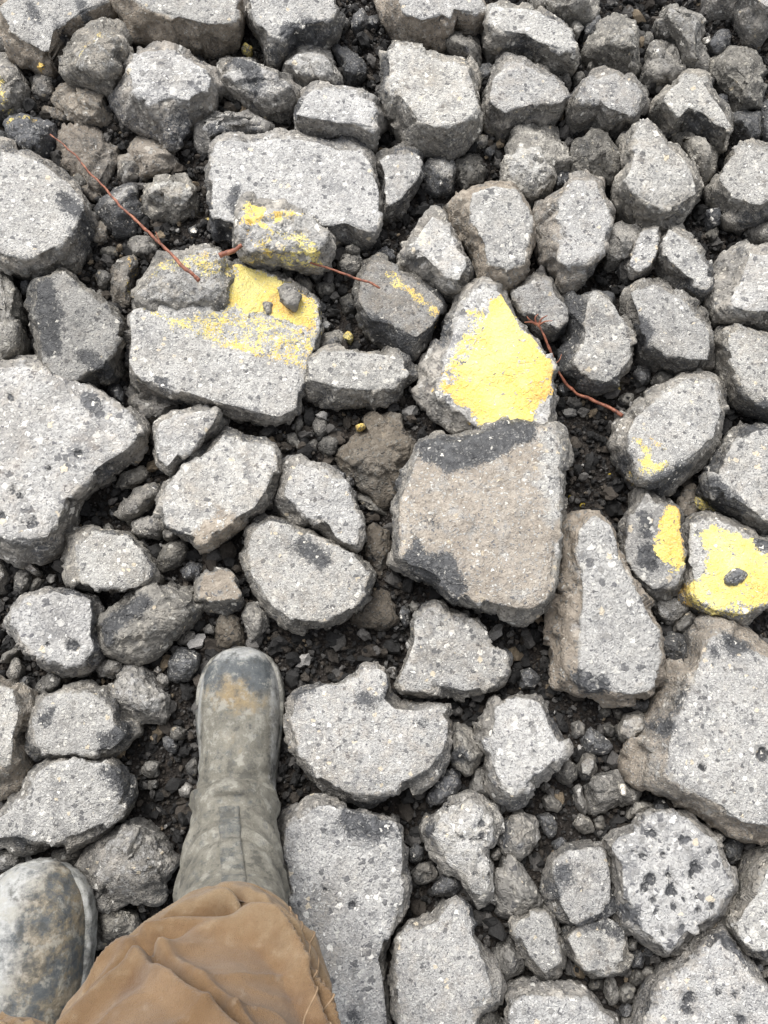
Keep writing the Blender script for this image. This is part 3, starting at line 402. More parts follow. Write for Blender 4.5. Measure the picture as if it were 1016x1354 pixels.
def worley(p, f, seed=0):                               # distance to the nearest cell point and that cell's random number
    q = p*f+53.1; i = np.floor(q).astype(np.int64)
    best = np.full(len(p), 9.0); rid = np.zeros(len(p))
    for a in (-1, 0, 1):
        for b in (-1, 0, 1):
            for c in (-1, 0, 1):
                x, y, z = i[:, 0]+a, i[:, 1]+b, i[:, 2]+c
                d = np.sqrt((x+_hash(x, y, z, seed+1)-q[:, 0])**2+(y+_hash(x, y, z, seed+2)-q[:, 1])**2+(z+_hash(x, y, z, seed+3)-q[:, 2])**2)
                m = d < best; best[m] = d[m]; rid[m] = _hash(x, y, z, seed+4)[m]
    return best, rid
def facet(p, f, seed=0):                                # piecewise-planar offsets, like fracture faces, about -1..1
    q = p*f+53.1; i = np.floor(q).astype(np.int64); best = np.full(len(p), 9.0); o = np.zeros(len(p))
    for a in (-1, 0, 1):
        for b in (-1, 0, 1):
            for c in (-1, 0, 1):
                x, y, z = i[:, 0]+a, i[:, 1]+b, i[:, 2]+c
                h1, h2, h3 = _hash(x, y, z, seed+1), _hash(x, y, z, seed+2), _hash(x, y, z, seed+3)
                dx, dy, dz = q[:, 0]-x-h1, q[:, 1]-y-h2, q[:, 2]-z-h3; d = dx*dx+dy*dy+dz*dz
                m = d < best; best[m] = d[m]; g = _hash(x, y, z, seed+5)
                val = (g-.5)+1.3*((_hash(x, y, z, seed+6)-.5)*dx+(_hash(x, y, z, seed+7)-.5)*dy+(h1*7 % 1-.5)*dz); o[m] = val[m]
    return o
def new_mesh(name, verts, quads=None, tris=None, col=None, smooth=True):
    me = bpy.data.meshes.new(name)
    nq = 0 if quads is None else len(quads); ntri = 0 if tris is None else len(tris)
    me.vertices.add(len(verts)); me.vertices.foreach_set('co', np.asarray(verts, np.float32).ravel())
    loops = []
    if nq: loops.append(np.asarray(quads, np.int32).ravel())
    if ntri: loops.append(np.asarray(tris, np.int32).ravel())
    loops = np.concatenate(loops)
    me.loops.add(len(loops)); me.loops.foreach_set('vertex_index', loops)
    me.polygons.add(nq+ntri)
    ls = np.concatenate([np.arange(nq)*4, nq*4+np.arange(ntri)*3]).astype(np.int32)
    me.polygons.foreach_set('loop_start', ls)
    me.update(calc_edges=True); me.validate()
    me.polygons.foreach_set('use_smooth', np.full(len(me.polygons), smooth))
    if col is not None:
        a = me.color_attributes.new('mask', 'FLOAT_COLOR', 'POINT'); a.data.foreach_set('color', np.asarray(col, np.float32).ravel())
    return me
def link(name, me, mat=None, parent=None):
    o = bpy.data.objects.new(name, me); COL.objects.link(o)
    if mat is not None: me.materials.append(mat)
    if parent is not None: o.parent = parent
    return o
def tag(o, label=None, cat=None, group=None, kind=None):
    if label: o['label'] = label
    if cat: o['category'] = cat
    if group: o['group'] = group
    if kind: o['kind'] = kind
    return o
def normals(v, f):
    n = np.zeros_like(v); a = np.cross(v[f[:, 2]]-v[f[:, 0]], v[f[:, 3]]-v[f[:, 1]])
    for k in range(4): np.add.at(n, f[:, k], a)
    return n/np.maximum(np.linalg.norm(n, axis=1, keepdims=True), 1e-12)
def inside(px, py, poly):
    r = np.zeros(px.shape, bool); n = len(poly); j = n-1
    for i in range(n):
        xi, yi = poly[i][:2]; xj, yj = poly[j][:2]
        if yi != yj: r ^= ((yi > py) != (yj > py)) & (px < (xj-xi)*(py-yi)/(yj-yi)+xi)
        j = i
    return r
def sdist(px, py, poly):                                # signed distance, positive inside
    d = np.full(px.shape, 1e9); n = len(poly)
    for i in range(n):
        a = np.array(poly[i][:2]); b = np.array(poly[(i+1) % n][:2]); e = b-a
        t = np.clip(((px-a[0])*e[0]+(py-a[1])*e[1])/max(e@e, 1e-12), 0, 1)
        d = np.minimum(d, np.hypot(px-a[0]-t*e[0], py-a[1]-t*e[1]))
    return np.where(inside(px, py, poly), d, -d)
def chaikin(p, k=.06):
    p = np.asarray(p, float); q = np.roll(p, -1, 0)
    return np.stack([p+(q-p)*k, q+(p-q)*k], 1).reshape(-1, p.shape[1])
def polar(poly, c, ang):                                # outermost hit of each ray from c
    R = np.zeros(len(ang)); dx, dy = np.cos(ang), np.sin(ang); n = len(poly)
    for i in range(n):
        ax, ay = poly[i][0]-c[0], poly[i][1]-c[1]; bx, by = poly[(i+1) % n][0]-c[0], poly[(i+1) % n][1]-c[1]
        ex, ey = bx-ax, by-ay; den = dx*ey-dy*ex
        den = np.where(np.abs(den) < 1e-12, 1e-12, den)
        t = (ax*ey-ay*ex)/den; s = (ax*dy-ay*dx)/den
        R = np.where((s >= -1e-6) & (s <= 1+1e-6) & (t > R), t, R)
    for _ in range(3):
        if (R <= 0).any(): R = np.where(R <= 0, np.maximum(np.roll(R, 1), np.roll(R, -1)), R)
    return np.maximum(R, 1e-3)
def area_c(p):
    x, y = p[:, 0], p[:, 1]; x1, y1 = np.roll(x, -1), np.roll(y, -1); c = x*y1-x1*y; A = c.sum()/2
    return abs(A), np.array((((x+x1)*c).sum()/(6*A), ((y+y1)*c).sum()/(6*A)))
def grid_faces(nr, n):
    i = np.arange(nr-1)[:, None]*n; j = np.arange(n)[None]; k = (j+1) % n
    return np.stack([i+j, i+n+j, i+n+k, i+k], -1).reshape(-1, 4)
def tube(points, radii, sides=8):
    P = np.asarray(points, float); n = len(P); V = []
    T = np.gradient(P, axis=0); T /= np.maximum(np.linalg.norm(T, axis=1, keepdims=True), 1e-9)
    for i in range(n):
        a = np.cross(T[i], (0, 0, 1.0)); a = a/np.linalg.norm(a) if np.linalg.norm(a) > 1e-4 else np.array((1., 0, 0)); b = np.cross(T[i], a)
        for k in range(sides):
            t = 2*math.pi*k/sides; V.append(P[i]+radii[i]*(a*math.cos(t)+b*math.sin(t)))
    V = np.array(V); F = grid_faces(n, sides); Tn = []
    for base, q in ((0, P[0]), ((n-1)*sides, P[-1])):
        V = np.vstack([V, q]); m = len(V)-1
        for k in range(sides): Tn.append((m, base+k, base+(k+1) % sides) if base == 0 else (m, base+(k+1) % sides, base+k))
    return V, F, Tn
def spline(pts, n):                                     # Catmull-Rom through the points
    P = np.asarray(pts, float); P = np.vstack([2*P[0]-P[1], P, 2*P[-1]-P[-2]]); o = []
    m = len(P)-3
    for t in np.linspace(0, m-1e-6, n):
        i = int(t); u = t-i; a, b, c, d = P[i:i+4]
        o.append(.5*((2*b)+(c-a)*u+(2*a-5*b+4*c-d)*u*u+(3*b-a-3*c+d)*u**3))
    return np.array(o)

# ------------------------------------------------------------------ materials
class NT:
    def __init__(s, name):
        s.m = bpy.data.materials.new(name); s.m.use_nodes = True; s.t = s.m.node_tree; s.t.nodes.clear()
        s.out = s.n('ShaderNodeOutputMaterial'); s.b = s.n('ShaderNodeBsdfPrincipled'); s.l(s.b.outputs[0], s.out.inputs[0])
    def n(s, typ, **kw):
        nd = s.t.nodes.new(typ)
        for k, v in kw.items(): setattr(nd, k, v)
        return nd
    def l(s, a, b): s.t.links.new(a, b)
    def put(s, sock, v):
        if hasattr(v, 'links') or isinstance(v, bpy.types.NodeSocket): s.l(v, sock)
        elif v is not None: sock.default_value = v
    def math(s, op, a, b=None, c=None, clamp=False):
        nd = s.n('ShaderNodeMath', operation=op, use_clamp=clamp); s.put(nd.inputs[0], a); s.put(nd.inputs[1], b)
        if c is not None: s.put(nd.inputs[2], c)
        return nd.outputs[0]
    def mix(s, f, a, b, typ='MIX'):
        nd = s.n('ShaderNodeMix', data_type='RGBA', blend_type=typ); s.put(nd.inputs[0], f)
        for k, v in ((6, a), (7, b)): s.put(nd.inputs[k], (*v, 1) if isinstance(v, tuple) and len(v) == 3 else v)
        return nd.outputs[2]
    def step(s, v, lo, hi):                             # smooth 0..1
        nd = s.n('ShaderNodeMapRange', interpolation_type='SMOOTHSTEP'); s.put(nd.inputs[0], v); nd.inputs[1].default_value = lo; nd.inputs[2].default_value = hi
        return nd.outputs[0]
    def noise(s, vec, scale, detail=3, rough=.55):
        nd = s.n('ShaderNodeTexNoise'); s.put(nd.inputs['Vector'], vec); nd.inputs['Scale'].default_value = scale; nd.inputs['Detail'].default_value = detail; nd.inputs['Roughness'].default_value = rough
        return nd.outputs['Fac']
    def voro(s, vec, scale, rnd=1.0):
        nd = s.n('ShaderNodeTexVoronoi'); s.put(nd.inputs['Vector'], vec); nd.inputs['Scale'].default_value = scale; nd.inputs['Randomness'].default_value = rnd
        return nd.outputs['Distance'], nd.outputs['Color']
    def ramp(s, v, stops, const=False):
        nd = s.n('ShaderNodeValToRGB'); s.put(nd.inputs[0], v); cr = nd.color_ramp
        if const: cr.interpolation = 'CONSTANT'
        while len(cr.elements) < len(stops): cr.elements.new(.5)
        for e, (p, c) in zip(cr.elements, stops): e.position = p; e.color = (*c, 1)
        return nd.outputs[0]
    def sep(s, c):
        nd = s.n('ShaderNodeSeparateColor'); s.l(c, nd.inputs[0]); return nd.outputs
    def coords(s):                                      # object coordinates shifted per object, so that no two pieces share a pattern
        tc = s.n('ShaderNodeTexCoord'); oi = s.n('ShaderNodeObjectInfo')
        sc = s.n('ShaderNodeVectorMath', operation='SCALE'); sc.inputs[0].default_value = (17.3, 9.1, 23.7); s.l(oi.outputs['Random'], sc.inputs[3])
        ad = s.n('ShaderNodeVectorMath', operation='ADD'); s.l(tc.outputs['Object'], ad.inputs[0]); s.l(sc.outputs[0], ad.inputs[1])
        gs = s.n('ShaderNodeVectorMath', operation='SCALE'); s.l(ad.outputs[0], gs.inputs[0])   # coarser or finer mix from piece to piece
        s.l(s.math('MULTIPLY_ADD', s.math('FRACT', s.math('MULTIPLY', oi.outputs['Random'], 37.7)), .65, .62), gs.inputs[3])
        return gs.outputs[0], oi
    def warp(s, vec, scale, amt):
        nz = s.n('ShaderNodeTexNoise'); s.l(vec, nz.inputs['Vector']); nz.inputs['Scale'].default_value = scale; nz.inputs['Detail'].default_value = 0
        sb = s.n('ShaderNodeVectorMath', operation='SUBTRACT'); s.l(nz.outputs['Color'], sb.inputs[0]); sb.inputs[1].default_value = (.5, .5, .5)
        ma = s.n('ShaderNodeVectorMath', operation='MULTIPLY_ADD'); s.l(sb.outputs[0], ma.inputs[0]); ma.inputs[1].default_value = (amt,)*3; s.l(vec, ma.inputs[2])
        return ma.outputs[0]
    def bump(s, h, strength, dist, prev=None):
        nd = s.n('ShaderNodeBump'); nd.inputs['Strength'].default_value = strength; nd.inputs['Distance'].default_value = dist; s.put(nd.inputs['Height'], h)
        if prev is not None: s.l(prev, nd.inputs['Normal'])
        return nd.outputs[0]

def make_asphalt():
    m = NT('asphalt'); vec, oi = m.coords()
    at = m.n('ShaderNodeAttribute', attribute_name='mask'); r, g, b = m.sep(at.outputs['Color'])[:3]; al = at.outputs['Alpha']
    vw = m.warp(vec, 260, .006)
    v1d, v1c = m.voro(vw, 112); v2d, v2c = m.voro(vw, 235); v3d, v3c = m.voro(vw, 480)
    v1 = m.sep(v1c); v2 = m.sep(v2c); v3 = m.sep(v3c)
    big = m.noise(vec, 20, 3); mid = m.noise(vec, 90, 3, .6); fine = m.noise(vec, 700, 1, .7); blot = m.noise(vec, 45, 3, .65)
    # weathered surface: light grey matrix, close-set small stones
    base = m.ramp(big, [(.3, (.26, .258, .256)), (.5, (.35, .346, .34)), (.7, (.43, .424, .415))])
    base = m.mix(m.step(mid, .42, .7), base, (.45, .445, .435))
    base = m.mix(m.math('MULTIPLY', m.step(m.noise(vec, 27, 4, .65), .53, .66), .78), base, (.15, .151, .156))
    rnd = m.math('FRACT', m.math('MULTIPLY', oi.outputs['Random'], 91.3))
    base = m.mix(m.math('MULTIPLY', m.step(m.noise(vec, 11, 3, .6), .48, .66), m.math('MULTIPLY', rnd, .75)), base, (.24, .222, .198))
    st3 = m.ramp(v3[0], [(0, (.16, .16, .165)), (.3, (.26, .255, .25)), (.62, (.34, .335, .325)), (.84, (.47, .46, .44)), (.95, (.60, .585, .55))], True)
    road = m.mix(m.math('MULTIPLY', m.step(v3d, .62, .35), .8), base, st3)
    st2 = m.ramp(v2[1], [(0, (.10, .10, .11)), (.14, (.24, .235, .23)), (.45, (.36, .355, .345)), (.74, (.49, .485, .47)), (.92, (.60, .575, .525)), (.96, (.70, .69, .66))], True)
    k2 = m.math('MULTIPLY', m.step(v2d, .50, .36), m.step(v2[0], .42, .46)); road = m.mix(m.math('MULTIPLY', k2, .8), road, st2)
    st1 = m.ramp(v1[1], [(0, (.10, .10, .105)), (.24, (.22, .216, .21)), (.46, (.36, .352, .34)), (.64, (.5, .49, .465)), (.84, (.56, .49, .38)), (.90, (.72, .70, .66))], True)
    k1 = m.math('MULTIPLY', m.step(v1d, .46, .37), m.step(v1[0], .60, .62)); road = m.mix(m.math('MULTIPLY', k1, .85), road, st1)
    # broken face: dark binder with stones showing
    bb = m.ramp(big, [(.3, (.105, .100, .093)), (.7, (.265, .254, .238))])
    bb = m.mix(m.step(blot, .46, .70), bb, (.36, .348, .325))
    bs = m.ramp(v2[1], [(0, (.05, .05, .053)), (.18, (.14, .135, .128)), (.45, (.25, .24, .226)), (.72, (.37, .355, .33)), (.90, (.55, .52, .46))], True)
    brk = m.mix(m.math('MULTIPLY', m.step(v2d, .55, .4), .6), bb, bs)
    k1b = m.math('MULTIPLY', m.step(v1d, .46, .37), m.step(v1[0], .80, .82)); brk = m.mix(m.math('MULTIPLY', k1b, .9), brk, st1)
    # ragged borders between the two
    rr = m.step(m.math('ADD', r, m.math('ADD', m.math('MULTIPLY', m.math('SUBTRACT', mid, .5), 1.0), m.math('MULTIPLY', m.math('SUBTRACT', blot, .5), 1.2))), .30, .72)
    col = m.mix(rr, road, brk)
    # soil rubbed in
    soil = m.ramp(mid, [(.3, (.19, .155, .12)), (.7, (.35, .30, .245))])
    sa = m.math('MULTIPLY', al, m.step(m.math('ADD', m.math('MULTIPLY', al, .6), m.math('MULTIPLY', m.math('SUBTRACT', blot, .5), 1.6)), .1, .5))
    sa = m.math('MULTIPLY', sa, m.math('SUBTRACT', 1, m.math('MULTIPLY', m.step(v2d, .5, .34), m.step(v2[0], .55, .60))))
    col = m.mix(m.math('MULTIPLY', sa, .80), col, soil)
    # bitumen patches with white flecks; same mask carries the shade painted into pits
    bit = m.ramp(mid, [(.3, (.030, .031, .034)), (.75, (.105, .107, .113))])
    bit = m.mix(m.math('MULTIPLY', k2, .30), bit, st2); bit = m.mix(m.math('MULTIPLY', m.step(v1d, .30, .22), m.step(v1[0], .86, .88)), bit, (.6, .58, .54))
    gg = m.step(m.math('ADD', g, m.math('ADD', m.math('MULTIPLY', m.math('SUBTRACT', mid, .5), 1.0), m.math('MULTIPLY', m.math('SUBTRACT', v3[1], .5), .35))), .34, .66)
    col = m.mix(gg, col, bit)
    tint = m.n('ShaderNodeMix', data_type='RGBA', blend_type='MULTIPLY'); tint.inputs[0].default_value = 1
    m.l(col, tint.inputs[6]); m.l(oi.outputs['Color'], tint.inputs[7]); col = tint.outputs[2]
    # worn road paint
    wear = m.math('ADD', m.math('MULTIPLY', m.math('SUBTRACT', v3[2], .5), .45), m.math('MULTIPLY', m.math('SUBTRACT', fine, .5), .5))
    wear = m.math('ADD', wear, m.math('MULTIPLY', m.math('SUBTRACT', mid, .5), .9))
    wear = m.math('ADD', wear, m.math('MULTIPLY', m.math('SUBTRACT', blot, .5), .8))
    pk = m.math('MULTIPLY', m.step(m.math('ADD', b, wear), .46, .60), m.step(b, .08, .2))
    pk = m.math('MULTIPLY', pk, m.math('SUBTRACT', 1, m.math('MULTIPLY', m.math('MULTIPLY', m.step(v2d, .40, .24), m.step(v2[2], .84, .86)), .9)))
    pcol = m.ramp(m.noise(vec, 14, 3), [(.38, (.64, .39, .09)), (.5, (.66, .51, .12)), (.65, (.69, .60, .21))])
    pcol = m.mix(m.math('MULTIPLY', m.step(v3d, .3, .7), .30), pcol, (.58, .52, .30))
    pcol = m.mix(m.math('MULTIPLY', m.step(m.noise(vec, 60, 3, .7), .5, .75), .35), pcol, (.66, .60, .34)); pcol = m.mix(m.math('MULTIPLY', m.step(blot, .56, .75), .5), pcol, (.42, .33, .14))
    col = m.mix(pk, col, pcol)
    m.l(col, m.b.inputs['Base Color'])
    m.put(m.b.inputs['Roughness'], m.math('SUBTRACT', .93, m.math('MULTIPLY', gg, .38))); m.b.inputs['Specular IOR Level'].default_value = .3
    hgt = m.math('ADD', m.math('MULTIPLY', m.step(v2d, .75, .1), .8), m.math('MULTIPLY', fine, .5))
    hgt = m.math('ADD', hgt, m.math('MULTIPLY', mid, .7))
    m.l(m.bump(hgt, .75, .0022), m.b.inputs['Normal'])
    return m.m
def make_soil(name, gain=1.0):
    m = NT(name); tc = m.n('ShaderNodeTexCoord'); vec = tc.outputs['Object']
    a = m.noise(vec, 30, 6, .65); f = m.noise(vec, 400, 3, .7); vd, vc = m.voro(vec, 210)
    col = m.ramp(a, [(.3, (.012*gain, .011*gain, .010*gain)), (.55, (.027*gain, .023*gain, .020*gain)), (.75, (.06*gain, .048*gain, .038*gain))])
    col = m.mix(m.math('MULTIPLY', m.step(vd, .5, .2), .45), col, m.mix(m.sep(vc)[0], (.012, .012, .013), (.11, .10, .09)))
    m.l(col, m.b.inputs['Base Color']); m.b.inputs['Roughness'].default_value = .95; m.b.inputs['Specular IOR Level'].default_value = .2
    h = m.math('ADD', m.math('MULTIPLY', m.step(vd, .8, .1), .6), m.math('ADD', m.math('MULTIPLY', a, .8), m.math('MULTIPLY', f, .4)))
    m.l(m.bump(h, .9, .005), m.b.inputs['Normal']); return m.m
def make_crumb():
    m = NT('gravel_crumbs'); at = m.n('ShaderNodeAttribute', attribute_name='mask'); tc = m.n('ShaderNodeTexCoord'); vec = tc.outputs['Object']
    f = m.noise(vec, 500, 3, .7); c = m.mix(m.step(f, .3, .75), m.mix(.45, at.outputs['Color'], (.01, .01, .01)), at.outputs['Color'])
    m.l(c, m.b.inputs['Base Color']); m.b.inputs['Roughness'].default_value = .85; m.b.inputs['Specular IOR Level'].default_value = .3
    m.l(m.bump(f, .7, .002), m.b.inputs['Normal']); return m.m
ASPHALT, SOIL, CRUMB = make_asphalt(), make_soil('soil'), make_crumb()

# ------------------------------------------------------------------ ground sheet
def ground_z(x, y):
    p = np.stack([x, y, np.zeros_like(x)], 1)
    return vnoise(p, 6, 91)*.010+vnoise(p, 19, 92)*.006+vnoise(p, 55, 93)*.0025+.001
def build_ground():
    a = np.concatenate([-np.geomspace(90, 2.1, 26), np.arange(-2.0, 2.001, .0125), np.geomspace(2.1, 90, 26)])
    X, Y = np.meshgrid(a, a+.3); x, y = X.ravel(), Y.ravel(); n = len(a)
    i = (np.arange(n-1)[:, None]*n+np.arange(n-1)[None]).ravel()
    link('ground', new_mesh('ground', np.stack([x, y, ground_z(x, y)], 1), np.stack([i, i+1, i+n+1, i+n], 1)), SOIL)['kind'] = 'structure'
build_ground()

# ------------------------------------------------------------------ rock builder
COVER = []                                              # plan outlines of everything that stands on the ground
def rock_geo(P, T, z0, h, seed, broken, marks=(), dirt=0., tar=0., sb=0., slope=(0, 0), res=.0032, crown=0., pale=0.):
    P = chaikin(P); T = chaikin(T)
    A, cP = area_c(P); _, c = area_c(T)
    if not inside(np.array([c[0]]), np.array([c[1]]), P)[0]: c = cP
    size = math.sqrt(A)
    n = int(np.clip(4.0*size/res, 26, 300)); ang = np.linspace(0, 2*math.pi, n, endpoint=False)
    RP, RT = polar(P, c, ang), polar(T, c, ang)
    # keep the shoulder inside the belly
    RT = np.minimum(RT, np.maximum(RP*1.03, RP+.002))
    dirs = np.stack([np.cos(ang), np.sin(ang)], 1)
    zt, zb = z0+h, z0+.40*h
    kt = max(4, int(.5*size/res*.75)); ks = max(4, int(.6*h/res*.8)); rings = []; tv = []
    for s in np.append(np.linspace(.0, 1, kt)[:-1], (1-.0022/size*1.8, 1.0)):
        s = max(s, .02); R = RT*s; xy = c+dirs*R[:, None]
        z = zt+slope[0]*(xy[:, 0]-c[0])+slope[1]*(xy[:, 1]-c[1])-.035*h*s**12+crown*(1-s*s)
        if broken > .5: z = z-.16*h*s**2.2
        rings.append(np.column_stack([xy, z])); tv.append(np.full(n, broken if s < .999 else max(broken, .5)))
    zedge = rings[-1][:, 2]
    for t in np.insert(np.linspace(0, 1, ks+1)[1:], 0, .05):
        rb = .85*t+.15*math.sin(t*math.pi/2); zz = .85*t+.15*(1-math.cos(t*math.pi/2))
        R = RT+(RP-RT)*rb; rings.append(np.column_stack([c+dirs*R[:, None], zedge+(zb-zedge)*zz])); tv.append(np.full(n, 1.0))
    for t, q in ((.33, .97), (.7, .90), (1.0, .78)):
        rings.append(np.column_stack([c+dirs*(RP*q)[:, None], zb+(z0-.012-zb)*t*np.ones(n)])); tv.append(np.full(n, 1.0))
    nr = len(rings); v = np.vstack(rings); br = np.concatenate(tv); f = grid_faces(nr, n)
    # knock flat fracture faces off the lump
    rr = random.Random(seed*7+1); cc = np.array((c[0], c[1], z0+.35*h)); ring_i = np.repeat(np.arange(nr), n)
    up = ring_i < nr-2
    for _ in range(12 if broken > .5 else 5):
        a = rr.uniform(0, 6.283); e = rr.uniform(.05, .95) if broken > .5 else rr.uniform(.0, .55); pn = np.array((math.cos(a)*math.cos(e), math.sin(a)*math.cos(e), math.sin(e)))
        dd = (v-cc)@pn; lim = dd[up].max()*(rr.uniform(.84, .965) if broken > .5 else rr.uniform(.945, .985)); ov = np.clip(dd-lim, 0, None)*up
        v = v-pn*(ov*.92)[:, None]
    nv = normals(v, f); q = v+seed*1.37
    amp = np.where(br > .75, 1.0, np.where(br > .3, .8, .34)); sc = min(1.0, size/.11)
    amp = np.where((ring_i == kt) & (broken < .5), .7, amp)
    w2, _ = worley(q, 115, 9)
    fz = np.where((ring_i < kt) & (broken < .5), .10, 1.0)
    d = amp*sc*(.0026*vnoise(q, 24/max(sc, .3), 1)+fz*.0115*facet(q, 19/max(sc, .4), 5)+fz*.0034*facet(q, 55, 15)+.0020*vnoise(q, 75, 2))+(.3+.7*amp)*(fz*.0013*vnoise(q, 135, 25)+.0016*(.48-w2)+.0010*vnoise(q, 280, 3))
    if broken < .5: d += np.where(ring_i < kt, .0030*vnoise(q, 24, 8)*min(1, size/.08)+.0012*vnoise(q, 60, 7), 0)
    # chips out of the rim of a flat top
    rim = np.exp(-((ring_i-kt)/2.2)**2); d -= rim*.006*sc*np.clip(vnoise(q, 48, 4)-.05, 0, 1)
    d *= np.where(ring_i < 2, .6, 1)
    v = v+nv*d[:, None]
    col = np.zeros((len(v), 4)); col[:, 0] = np.clip(br, 0, 1)
    side = ring_i > kt
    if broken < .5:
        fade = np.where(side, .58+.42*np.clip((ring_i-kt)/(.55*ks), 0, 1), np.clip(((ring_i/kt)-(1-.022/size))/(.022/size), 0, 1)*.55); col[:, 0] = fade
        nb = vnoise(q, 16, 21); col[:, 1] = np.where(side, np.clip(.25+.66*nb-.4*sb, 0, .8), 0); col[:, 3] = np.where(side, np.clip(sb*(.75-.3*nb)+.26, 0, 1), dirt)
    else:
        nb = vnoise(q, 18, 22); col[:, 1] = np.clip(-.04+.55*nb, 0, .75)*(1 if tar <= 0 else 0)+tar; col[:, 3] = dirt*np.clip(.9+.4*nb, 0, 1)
    if broken > .9 and tar <= 0 and pale > 0:
        col[:, 0] = np.where(ring_i < kt, 1-pale*np.clip((1-ring_i/kt)*5, 0, 1), col[:, 0])
    for kind, poly, val in marks:
        if kind == 'pit':
            for (x, y, r) in poly:
                dd = np.hypot(v[:, 0]-x, v[:, 1]-y)/(r*.80)+.5*vnoise(q, 150, 30); k = np.clip(1.15-dd, 0, 1)*(~side)
                v[:, 2] -= np.minimum(k, .75)*min(.010, r*1.2); col[:, 1] = np.maximum(col[:, 1], np.clip(k*1.5, 0, .80))  # sinks the pit and paints its inner shade in the bitumen colour
            continue
        sd = sdist(v[:, 0], v[:, 1], poly)+.006*vnoise(q, 55, 33)+.003*vnoise(q, 170, 34); wd = .010 if kind == 'p' else .020
        k = np.clip(sd/wd+.5, 0, 1)*(ring_i < nr-3)
        if kind == 'p': col[:, 2] = np.maximum(col[:, 2], k*(val if val < .8 else .80+(val-.8)*.55))
        elif kind == 'k': col[:, 1] = np.maximum(col[:, 1], k*.93)
        elif kind == 'g': col[:, 1] *= 1-k; col[:, 0] *= 1-.8*k; col[:, 3] *= 1-.8*k
        elif kind == 'n': col[:, 3] = np.maximum(col[:, 3], k)
    # closed underside
    v = np.vstack([v, [[c[0], c[1], z0-.012]], [v[:n].mean(0)]]); col = np.vstack([col, [[1, .5, 0, 0]], [col[:n].mean(0)]]); b0 = (nr-1)*n; m = len(v)-2
    j = np.arange(n); tris = np.vstack([np.stack([np.full(n, m), b0+(j+1) % n, b0+j], 1), np.stack([np.full(n, m+1), j, (j+1) % n], 1)])
    return v, f[:, ::1], tris, col, c, P
def pts(tile, s):
    o = []
    for a in s.split():
        t = [float(q) for q in a.split(',')]
        if tile != 'g':
            ox, oy = (float(q) for q in tile.split(',')); t = [ox+t[0]/3.3867, oy+t[1]/3.3867]+[q/3.3867 for q in t[2:]]
        o.append(t)
    return o
def make_rock(typ, tile, outline, top, opts, label, marks, seed):
    op = dict(a.split('=') for a in opts.split()); op = {k: float(x) for k, x in op.items()}
    z0, h = op.get('z', 0.)-.004, op.get('h', .06); broken = 0. if typ == 'r' else 1.
    po = np.array([q[:2] for q in pts(tile, outline)]); zt, zb = z0+h, z0+.4*h
    cen = po.mean(0); ext = math.sqrt(area_c(po)[0])
    if top: pt = np.array([q[:2] for q in pts(tile, top)])
    else:
        k = .86 if typ == 'r' else .70
        pt = cen+(po-cen)*k+np.array((0, -.05*ext))
    P = np.array([W(u, v_, zb)[:2] for u, v_ in po]); T = np.array([W(u, v_, zt)[:2] for u, v_ in pt])
    pc = P.mean(0); g = 1+.0035/max(math.sqrt(area_c(P)[0]), .03)+(.025 if typ == 'r' else .05); P = pc+(P-pc)*g; T = pc+(T-pc)*(1+(g-1)*.8)
    mk = []
    for (k, tl, s, val) in marks:
        if k == 'pit':
            mk.append((k, [(*W(a[0], a[1], zt)[:2], a[2]*1.05/820) for a in pts(tl, s)], 1)); continue
        mk.append((k, [W(a[0], a[1], zt-.002)[:2] for a in pts(tl, s)], val))
    r = random.Random(seed); slope = (r.uniform(-.11, .11), r.uniform(-.13, .08))
    br = op.get('br', 1.)*r.uniform(.88, 1.06)
    dirt = op.get('dirt', r.uniform(.05, .38) if typ == 'r' else r.uniform(.1, .35)); tar = 0.
    if typ == 'd': tar = .72
    if typ == 's': dirt = 1.0; br *= .72
    if typ == 't': dirt = .5; broken = .45; br *= 1.1
    if typ == 'y': dirt = .3
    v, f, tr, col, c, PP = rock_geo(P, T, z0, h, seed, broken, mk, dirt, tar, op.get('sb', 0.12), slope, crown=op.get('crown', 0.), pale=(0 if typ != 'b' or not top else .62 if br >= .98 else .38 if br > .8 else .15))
    if typ == 'y': col[:, 2] = .62
    org = np.array((c[0], c[1], z0)); big = math.sqrt(area_c(PP)[0]) > .042
    name = {'s': 'soil_clod', 'y': 'paint_crumb', 'd': 'tar_lump' if big else 'tar_pebble'}.get(typ, 'asphalt_chunk' if big else 'pebble')
    cat = {'soil_clod': 'soil clod', 'paint_crumb': 'paint crumb', 'tar_lump': 'tar lump', 'tar_pebble': 'pebble', 'asphalt_chunk': 'asphalt chunk', 'pebble': 'pebble'}[name]
    grp = {'soil_clod': 'clods of brown soil between the rubble', 'paint_crumb': 'crumbs of yellow road paint', 'tar_lump': 'black lumps of tar', 'tar_pebble': 'pebbles between the chunks', 'pebble': 'pebbles between the chunks', 'asphalt_chunk': 'broken asphalt chunks'}[name]
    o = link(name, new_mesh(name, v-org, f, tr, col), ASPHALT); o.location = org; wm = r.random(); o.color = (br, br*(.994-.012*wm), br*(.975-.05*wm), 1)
    tag(o, label, cat, grp)
    if z0 < .02: COVER.append(PP)
    return o
def build_rocks():
    items = []
    for ln in DATA.strip().splitlines():
        q = ln.split('|')
        if q[0][0] == '+': items[-1][6].append((q[0][1:], q[1], q[2], float(q[3]) if len(q) > 3 else 1.0))
        else: items.append([*q[:6], []])
    for i, it in enumerate(items): make_rock(*it, i+1)
build_rocks()
